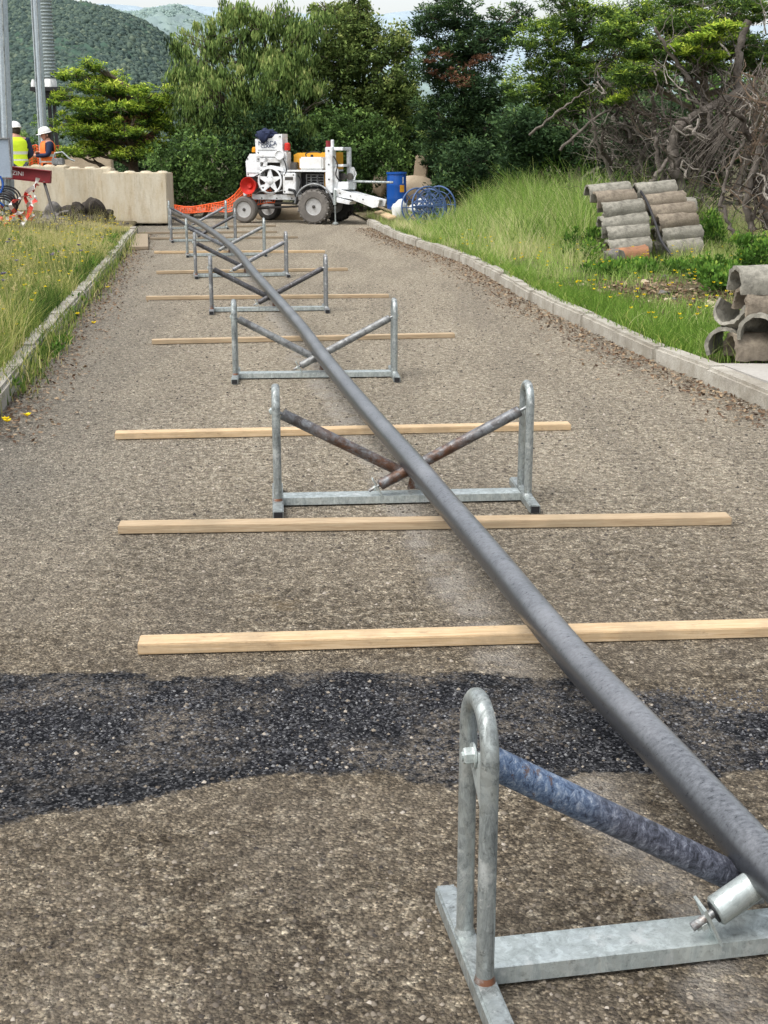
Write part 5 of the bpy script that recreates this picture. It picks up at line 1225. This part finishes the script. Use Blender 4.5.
m_ = MB(); m_.tube([(U(336.2), -.08, Zc(204)), (U(336.4), -.08, .05)], .016, 10); m_.lathe([(.07, .0), (.07, .02), (.03, .05)], 16, Matrix.Translation((U(336.4), -.08, .012))); m_.build('jack_foot', M['galv'], jk)
m_ = MB(); m_.tube([(U(348), .3, Zc(182)), (U(383), .5, Zc(183))], .025, 8); m_.build('guide_bar', M['galv'], rt)
m_ = MB(); m_.tube([(U(349), .28, Zc(181)), (U(351), .28, Zc(175)), (U(350), .28, Zc(172))], .012, 6); m_.build('lever', M['white'], rt)
m_ = MB(); m_.add([Vector(v) for v in ((U(252), .03, Zc(179)), (U(270), .03, Zc(170.6)), (U(270), .03, Zc(171.6)), (U(252), .03, Zc(180)))]+[Vector(v) for v in ((U(252), .06, Zc(179)), (U(270), .06, Zc(170.6)), (U(270), .06, Zc(171.6)), (U(252), .06, Zc(180)))], [(0, 1, 2, 3), (7, 6, 5, 4), (0, 4, 5, 1), (2, 6, 7, 3), (1, 5, 6, 2), (3, 7, 4, 0)]); m_.build('drive_belt', M['black'], rt, smooth=False)
for k, (pp_, rr_, mk_) in enumerate([(((283, .08, 160), (287, .0, 166), (288, -.02, 172), (286, .0, 176)), .014, 'black'), (((297, .1, 176), (301, .05, 182), (300, .06, 190), (306, .1, 194)), .016, 'black'), (((326, .0, 188), (321, -.03, 184), (318, .0, 178), (322, .08, 173)), .013, 'black'), (((334, .0, 158), (338, -.03, 166), (336, .0, 176), (340, .1, 184)), .014, 'black'),
        (((256, .05, 195), (262, .02, 192), (271, .03, 193.5), (283, .05, 191)), .014, 'galv_dark'), (((304, .2, 159), (304, .2, 155.5), (312, .22, 154), (318, .25, 155)), .012, 'black')]):
    m_ = MB(); m_.tube(catmull([Vector((U(a_), b_, Zc(c_))) for a_, b_, c_ in pp_], 6), rr_, 7); m_.build('hose', M[mk_], rt)
for a_, c_ in ((247.5, 161), (258.5, 161), (247.5, 176), (258.5, 176), (258, 141.5), (280, 139.5), (280, 154), (258, 155), (286, 176), (295, 176), (286, 192), (295, 192), (260, 199), (275, 199), (290, 199), (340, 193), (350, 195.5), (362, 198.5)):
    yy_ = {True: .095}.get(a_ < 260 and c_ > 156, .115 if c_ < 156 else (-.024 if 284 < a_ < 297 and c_ < 195 else (.14 if c_ == 199 else -.024)))
    m_ = MB(); m_.lathe([(.016, 0), (.016, .008), (.008, .014)], 8, Matrix.Translation((U(a_), yy_+.004, Zc(c_))) @ Matrix.Rotation(math.pi/2, 4, 'X')); m_.build('bolt', M['grease'], rt)
for a_, b_, c_, d_ in ((258, 281, 147, 0), (246.5, 258.5, 169, 1)): bx('panel_seam', U(a_), U(b_), Zc(c_+5.6), Zc(c_+5.2), (.112, .092)[d_], (.118, .098)[d_], 'grease', .0005)
bx('vent', U(286.5), U(294.5), Zc(181), Zc(178), -.026, -.019, 'grease', .001); bx('gauge_box', U(289), U(295), Zc(171), Zc(164), .15, .3, 'grease'); bx('cross_tube', U(262), U(292), Zc(205), Zc(203), .3, .36, 'grease')
# jacket thrown on top
m_ = MB(); bm = bmesh.new(); bmesh.ops.create_icosphere(bm, subdivisions=4, radius=1); bm.verts.index_update(); vs = []
for v in bm.verts:
    p_ = v.co.copy(); k = 1+.28*mnoise.noise(p_*2.1)+.12*mnoise.noise(p_*6); z = p_.z*.12*k
    x = p_.x*.22*k; y = p_.y*.22*k
    if p_.z < 0: z -= .07*max(0, 1-abs(x+.02)/.14)*max(0, -p_.y)*1.8
    vs.append((x, y, z))
m_.add(vs, [[v.index for v in f.verts] for f in bm.faces]); bm.free()
o = m_.build('jacket', M['navy'], ang=80); q = mach.matrix_basis @ Vector((U(264), .26, Zc(138.5))); q = Matrix.Translation(wl_) @ Matrix.Rotation(yaw, 4, 'Z') @ Vector((U(264.5), .24, Zc(137.6)))
o.location = q; o.rotation_euler = (0, R(3), yaw); tag(o, 'dark navy jacket thrown over the top of the white machine', 'jacket')

# ------------------------------------------------------------- drum, reels, sack, offcuts
q = P(396.5, 206); q = Vector((W(396.5, 206, 31.0).x, 31.0, .16)); s = (W(1, 0, 31.0)-W(0, 0, 31.0)).length
rt = empty('plastic_drum', q, 'blue plastic drum with yellow sticker standing by the hedge', 'drum'); r = 10.2*s; hh = 39.5*s
m_ = MB(); m_.lathe([(r*.86, 0), (r*.94, .03), (r*.97, hh*.1), (r, hh*.3), (r*1.02, hh*.33), (r, hh*.36), (r, hh*.64), (r*1.02, hh*.67), (r, hh*.7), (r*.97, hh*.9), (r*.93, hh*.94), (r*.96, hh*.95), (r*.96, hh*.975), (r*.9, hh*.98)], 40); m_.build('body', M['blue'], rt)
m_ = MB(); m_.lathe([(r*1.0, hh*.945), (r*1.03, hh*.95), (r*1.03, hh*1.0), (r*.9, hh), (r*.88, hh*.97)], 40); m_.build('rim', M['blue'], rt)
m_ = MB()
for k in range(6):
    a0, a1 = R(-72+k*5), R(-72+(k+1)*5); 
    if k >= 0: m_.add([(1.03*r*math.cos(a_), 1.03*r*math.sin(a_), z) for a_, z in ((a0, hh*.5), (a1, hh*.5), (a1, hh*.68), (a0, hh*.68))], [(0, 1, 2, 3)])
m_.build('sticker', M['yellow'], rt)
m_ = MB(); a0, a1 = R(-55), R(-48); m_.add([(1.035*r*math.cos(a_), 1.035*r*math.sin(a_), z) for a_, z in ((a0, hh*.72), (a1, hh*.72), (a1, hh*.88), (a0, hh*.88))], [(0, 1, 2, 3)]); m_.build('label_strip', M['white_clean'], rt)
def reel(lab, c, r, wdt, rz, tilt):
    rt = empty('cable_reel', (c.x, c.y, 0.12), lab, 'cable reel', 'blue steel cable reels by the right kerb', rz); rt.location.z = zr(c.x, c.y); rt.rotation_euler = (tilt, 0, rz); hub = r*.34
    for y in (-wdt/2, wdt/2):
        m_ = MB(); m_.tube([(r*math.cos(a_), y, r+r*math.sin(a_)) for a_ in np.linspace(0, 2*math.pi, 48)], .017, 8, False); m_.tube([(hub*math.cos(a_), y, r+hub*math.sin(a_)) for a_ in np.linspace(0, 2*math.pi, 30)], .014, 8, False)
        m_.tube([(r*.72*math.cos(a_), y, r+r*.72*math.sin(a_)) for a_ in np.linspace(0, 2*math.pi, 40)], .008, 6, False)
        m_.build('flange_ring', M['blue_steel'], rt)
        for k in range(8):
            a_ = 2*math.pi*k/8; m_ = MB(); m_.tube([(.05*math.cos(a_), y, r+.05*math.sin(a_)), (r*math.cos(a_), y, r+r*math.sin(a_))], .011, 6); m_.build('spoke', M['blue_steel'], rt)
    m_ = MB()
    for k in range(8): a_ = 2*math.pi*k/8; m_.tube([(hub*math.cos(a_), -wdt/2, r+hub*math.sin(a_)), (hub*math.cos(a_), wdt/2, r+hub*math.sin(a_))], .011, 6)
    m_.tube([(0, -wdt/2-.05, r), (0, wdt/2+.05, r)], .04, 12); m_.build('hub', M['blue_steel'], rt)
    return rt
c = W(424, 215, 26.4); reel('blue steel cable reel nearest the lane beside the white sack', c, .37, .40, R(30), R(-6))
c = W(437, 212, 27.0); reel('blue grey cable reel half hidden behind the nearer blue reel', c, .36, .34, R(-35), R(8))
for k, (px, py, Y, r, sc_, lab) in enumerate([(400, 211, 27.4, .19, (.8, .8, 1.3), 'white sack leaning on the left of the blue reel'), (424, 207, 27.2, .18, (1.5, .7, .8), 'white sack lying behind the spokes of the blue reel')]):
    c = W(px, py, Y); m_ = MB(); m_.ball((0, 0, 0), r, 3, .5, sc_); o = m_.build('sack', M['sack'], ang=80); o.location = (c.x, Y, max(c.z, .25)); tag(o, lab, 'sack', 'white sacks at the cable reels')
for k, (a, b, lab) in enumerate([((366, 217), (392, 226), 'pale plank offcut nearest the kerb end'), ((372, 213), (398, 220), 'pale plank offcut crossing behind the kerb end plank'), ((380, 218), (404, 230), 'pale plank offcut pointing at the blue reel'), ((362, 222), (380, 229), 'short pale offcut on the kerb side'), ((390, 214), (408, 221), 'offcut lying beside the white sack')]):
    A, B = P(*a), P(*b); A.z = .17+.03*(k % 3); B.z = .15+.02*(k % 2); A.x += .35; B.x += .25; m_ = MB(); m_.box((0, 0, 0), ((B-A).length, .17, .045), None, .008); o = m_.build('plank_offcut', M['wood' if k % 2 else 'wood_old'], ang=30)
    d = B-A; o.location = (A+B)/2+Vector((0, 0, .05)); o.rotation_euler = (.2*(k-2), -math.atan2(d.z, d.xy.length), math.atan2(d.y, d.x)); tag(o, lab, 'plank', 'plank offcuts by the far end of the right kerb')
for k, (px, py, Y, r, sc_, lab) in enumerate([(414, 180, 32.0, .42, (1.2, .6, .75), 'pale tan rock heap right of the blue drum'), (421, 160, 32.3, .26, (.7, .5, 1.3), 'tall pale stone block seen through the bush right of the drum'), (380, 176, 32.3, .22, (.8, .6, 1.2), 'pale stone showing just left of the blue drum'), (290, 205, 30.5, .35, (2.2, .6, .7), 'heap of dry leaves and earth between the machine wheels')]):
    c = W(px, py, Y); m_ = MB()
    if k == 1: m_.box((0, 0, 0), (.32, .25, .62), Matrix.Rotation(.12, 4, 'Y'), .03)
    else: m_.ball((0, 0, 0), r, 3, .22, sc_)
    o = m_.build('rock_heap', M['stone'], ang=30); o.location = (c.x, Y, c.z-.2 if k < 3 else .1); tag(o, lab, 'rock', None)

# ------------------------------------------------------------- channel tiles
def tile_mesh(R0=.135, th=.028, L=.62, leg=.05, seg=16):
    m_ = MB(); prof = []
    outer = [(-R0, -leg)]+[(R0*math.cos(a_), R0*math.sin(a_)) for a_ in np.linspace(math.pi, 0, seg)]+[(R0, -leg)]
    r = R0-th; inner = [(r, -leg)]+[(r*math.cos(a_), r*math.sin(a_)) for a_ in np.linspace(0, math.pi, seg)]+[(-r, -leg)]
    poly = outer+inner; n = len(poly)//2; rows = 9; vs = []; fs = []; m2 = len(poly)
    for j in range(rows):
        x = -L/2+L*j/(rows-1)
        for a_, b_ in poly: vs.append((x+.006*random.gauss(0, 1)*(j in (0, rows-1)), a_+0.0035*random.gauss(0, 1), b_+.0035*random.gauss(0, 1)))
    for j in range(rows-1):
        for i in range(m2): fs.append((j*m2+i, j*m2+(i+1) % m2, (j+1)*m2+(i+1) % m2, (j+1)*m2+i))
    for j in (0, rows-1):
        for i in range(n-1): fs.append((j*m2+i, j*m2+i+1, j*m2+m2-2-i, j*m2+m2-1-i))
    m_.add(vs, fs); return m_
def place_tile(name_lab, ctr, yaw_, pitch, roll, mat, L=.62, group=''):
    o = tile_mesh(L=L).build('channel_tile', M[mat], ang=45); o.location = ctr; o.rotation_euler = (roll, pitch, yaw_); tag(o, name_lab, 'channel tile', group); return o
colA = [(603, 330), ]
def zpx(x, y, ox=570, oy=170, s=.2578): return ox+x*s, oy+y*s
A_ = [((147, 78), 'concrete_tile', 175), ((168, 106), 'concrete_tile_b', 170), ((197, 143), 'concrete_tile', 176), ((205, 198), 'concrete_tile', 198), ((218, 240), 'concrete_tile', 178), ((223, 290), 'concrete_tile', 182), ((222, 326), 'terracotta', 160)]
B_ = [((328, 72), 'concrete_tile', 165), ((358, 115), 'concrete_tile_b', 175), ((392, 156), 'concrete_tile_b', 185), ((408, 192), 'concrete_tile_b', 170), ((424, 240), 'concrete_tile', 175), ((436, 293), 'concrete_tile', 150)]
words = ['topmost', 'second from the top', 'third from the top', 'fourth from the top', 'fifth from the top', 'sixth from the top', 'lowest']
for col, nm, Y0 in ((A_, 'left', 18.2), (B_, 'right', 18.3)):
    n = len(col)
    for k, ((zx, zy), mt, ln) in enumerate(col):
        px, py = zpx(zx, zy); Y = Y0-.09*k+random.uniform(-.03, .03)
        c = W(px, py+3, Y); sp = (W(1, 0, Y)-W(0, 0, Y)).length
        place_tile(f'{"orange stained" if mt=="terracotta" else "brownish" if mt=="concrete_tile_b" else "grey"} concrete channel tile, {words[k] if k < n-1 else "lowest"} in the {nm} column of the weedy pile',
                   c, R(11)+random.uniform(-.08, .08), R(-5)+random.uniform(-.04, .04), R(16)+random.uniform(-.08, .08), mt, ln*.2578*sp, 'channel tiles piled in the weeds')
# hidden inner courses that carry the columns
for nm, px, cnt in (('left', 622, 4), ('right', 672, 4)):
    for k in range(cnt):
        c = W(px, 240, 18.75); place_tile(f'grey channel tile low at the back of the {nm} column', Vector((c.x, 18.72, zr(c.x, 18.7)+.08+.2*k)), R(11), 0, 0, 'concrete_tile', .58, f'tiles at the back of the {nm} column')
m_ = MB(); c = W(613, 261, 17.4); m_.ball((0, 0, 0), .13, 3, .5, (1, .8, .9)); o = m_.build('round_stone', M['rubble']); o.location = (c.x, 17.4, zr(c.x, 17.4)+.1); tag(o, 'grey stone at the front foot of the left tile column', 'stone')
# cable strap over the pile
m_ = MB(); m_.tube(catmull([W(x, y, Y) for x, y, Y in ((637, 186, 18.3), (646, 200, 18.0), (655, 222, 17.7), (661, 240, 17.5), (672, 256, 17.3))], 8), .018, 8); tag(m_.build('black_cable', M['black']), 'black cable lying between the two columns of channel tiles', 'cable')
# right stack on the slab
def P2(zx, zy, Y): px, py = zpx(zx, zy); return W(px, py, Y)
grp = 'channel tiles stacked on the slab'
place_tile('grey channel tile on top of the stack at the right edge', P2(800, 442, 9.36), R(8), R(-1), R(3), 'concrete_tile', .62, grp)
place_tile('brownish grey channel tile second from the top at the right edge', P2(830, 526, 9.34), R(8), 0, R(8), 'concrete_tile_b', .66, grp)
place_tile('channel tile turned open side up in the middle of the right edge stack', P2(690, 580, 9.5), R(38), R(24), R(188), 'concrete_tile', .50, grp)
place_tile('short arched tile facing the lane in the right edge stack', P2(742, 618, 9.30), R(66), 0, 0, 'concrete_tile', .42, grp)
place_tile('dark upright tile at the bottom left of the right edge stack', P2(622, 668, 9.5), R(62), 0, R(-14), 'concrete_tile', .42, grp)
place_tile('lowest brownish tile lying on the slab edge at the right', P2(765, 700, 9.32), R(6), 0, 0, 'concrete_tile_b', .55, grp)
# stones on the bare patch
for k in range(26):
    x, y, z = lit_v(); r = random.uniform(.02, .06); m_ = MB(); m_.ball((0, 0, 0), r, 2, .7, (1.3, 1, .6)); o = m_.build('stone', M['stone' if k % 3 else 'rubble']); o.location = (x, y, z); o.rotation_euler = (0, 0, k)
    tag(o, 'small pale stone lying on the bare patch of the right verge' if k % 3 else 'small grey stone lying on the bare patch of the right verge', 'stone', 'pale stones on the bare patch' if k % 3 else 'grey stones on the bare patch')

# ------------------------------------------------------------- dead brushwood on the right
random.seed(5)
def deadpile(lab, px, py, Y, rx, ry, ntw, mat, thick, kr=1.0):
    b = W(px, py, Y); g = zr(b.x, Y); rt = empty('dead_shrub', (b.x, Y, g), lab, 'dead shrub', 'dead brushwood on the right'); s = (W(1, 0, Y)-W(0, 0, Y)).length
    def L(p): return Vector(p)-rt.location
    m1, m2, m3 = MB(), MB(), MB()
    for k in range(ntw):
        cx, cy = random.gauss(px, rx*.45), random.gauss(py-ry*.5, ry*.36)
        a_ = random.gauss(math.pi*.62, .62); Lg = random.uniform(12, 60)
        q0 = W(cx-math.cos(a_)*Lg/2, cy+math.sin(a_)*Lg/2, Y+random.gauss(0, .4)); q1 = W(cx+math.cos(a_)*Lg/2, cy-math.sin(a_)*Lg/2, Y+random.gauss(0, .5))
        q0.z = max(q0.z, g)
        rr = random.choice((.004, .005, .006, .008, .008, .013, .02))
        mm = (m1, m2, m3, m2, m3)[k % 5]; pts = limb(mm, L(q0), L(q1), rr, rr*.3, .22, 6, 5)
        for j in range(5):
            st = pts[random.randint(1, 5)]; dd = Vector((random.gauss(0, 1), random.gauss(0, .6), random.gauss(.2, .8))).normalized()*random.uniform(.12, .5)
            limb(mm, st, st+dd, rr*.45, rr*.15, .2, 4, 3)
    m1.build('pale_twigs', M['dead_pale'], rt); m2.build('grey_twigs', M[mat], rt); m3.build('dark_twigs', M['dead_dark'], rt)
    for seg_ in thick:
        m4 = MB(); pts = [L(W(x, y, Y-.3+dy)) for x, y, dy in seg_[0]]; pts = catmull(pts, 8); n = len(pts); r0, r1 = seg_[1]*s*kr, seg_[2]*s*kr
        pts = [p_+Vector((random.gauss(0, .012), random.gauss(0, .012), random.gauss(0, .012))) for p_ in pts]
        m4.tube(pts, [(r0+(r1-r0)*i/(n-1))*random.uniform(.8, 1.18) for i in range(n)], 9)
        for q_ in range(3):
            j_ = random.randint(2, n-2); dd = Vector((random.gauss(0, 1), random.gauss(0, .4), random.gauss(.3, .7))).normalized()*random.uniform(.2, .45); limb(m4, pts[j_], pts[j_]+dd, r1*.5, r1*.12, .2, 5, 5)
        m4.build('limb', M['dead'], rt)
    for q_ in range(int(ntw*.085)):
        x, y = random.gauss(px, rx*.42), random.gauss(py-ry*.42, ry*.3); a_ = random.gauss(math.pi*.6, .6); Lg = random.uniform(18, 50); m4 = MB()
        q0, q1 = W(x-math.cos(a_)*Lg/2, y+math.sin(a_)*Lg/2, Y-.15+random.gauss(0, .25)), W(x+math.cos(a_)*Lg/2, y-math.sin(a_)*Lg/2, Y-.15+random.gauss(0, .25)); q0.z = max(q0.z, g)
        rr = random.uniform(.018, .04); ps = limb(m4, L(q0), L(q1), rr, rr*.45, .3, 9, 7)
        for _ in range(3): dd = Vector((random.gauss(0, 1), random.gauss(0, .4), random.gauss(.2, .7))).normalized()*random.uniform(.15, .45); limb(m4, ps[random.randint(2, 8)], ps[5]+dd, rr*.4, rr*.12, .25, 5, 5)
        m4.build('limb', M[('dead', 'dead_dark', 'dead_pale', 'dead_dark', mat)[q_ % 5]], rt)
    return rt
deadpile('tangled grey dead shrub with a thick bent trunk, right of the tile pile', 700, 212, 20.0, 56, 150, 230, 'dead',
         [([(685, 195, 0), (674, 165, 0), (674, 140, 0), (683, 124, 0), (715, 105, 0), (755, 86, 0)], 5.5, 4.5), ([(742, 120, .2), (738, 60, .2), (749, 20, .2)], 4.5, 3.5), ([(668, 205, .3), (660, 170, .3), (655, 130, .3)], 3.5, 2), ([(690, 80, 0), (668, 50, 0), (654, 27, 0)], 2.4, 1.2), ([(700, 190, .1), (712, 150, .1), (730, 110, .1)], 3, 2), ([(735, 200, 0), (748, 150, .1), (760, 100, 0)], 4, 3), ([(652, 215, .2), (648, 190, 0), (662, 168, 0), (684, 140, .1)], 3, 2)])
deadpile('brown fibrous dead shrub cut by the right edge above the stacked tiles', 766, 240, 17.2, 30, 140, 150, 'dead_brown',
         [([(752, 232, 0), (747, 195, 0), (760, 150, 0), (772, 120, 0)], 4, 3), ([(735, 235, 0), (722, 205, 0), (728, 170, 0), (745, 140, 0)], 2.2, 1.4), ([(768, 230, 0), (764, 180, .1), (775, 120, .1)], 5, 3)])
deadpile('grey leafless branches arching over the tall grass, left of the bent trunk', 626, 190, 22.5, 46, 110, 150, 'dead',
         [([(632, 200, 0), (640, 160, 0), (655, 120, 0), (648, 80, 0)], 3, 2), ([(560, 150, 0), (600, 115, 0), (640, 100, 0)], 1.6, 1), ([(620, 190, 0), (600, 150, 0), (590, 110, 0)], 2, 1), ([(530, 135, .3), (560, 110, .2), (590, 88, .3)], 1.5, .8)])
# bundle of straight twigs
m_ = MB(); rt = empty('twig_bundle', W(700, 165, 19.2), 'sheaf of long straight pale twigs fanning down from the right edge', 'twigs')
for k in range(34):
    a = W(764+random.gauss(0, 5), 78+random.gauss(0, 10), 19.2+random.gauss(0, .1)); b = W(700+random.gauss(6, 14), 160+random.gauss(0, 12), 19.1+random.gauss(0, .15)); limb(m_, a-rt.location, b-rt.location, .007, .003, .05, 5, 4)
m_.build('twigs', M['dead'], rt)
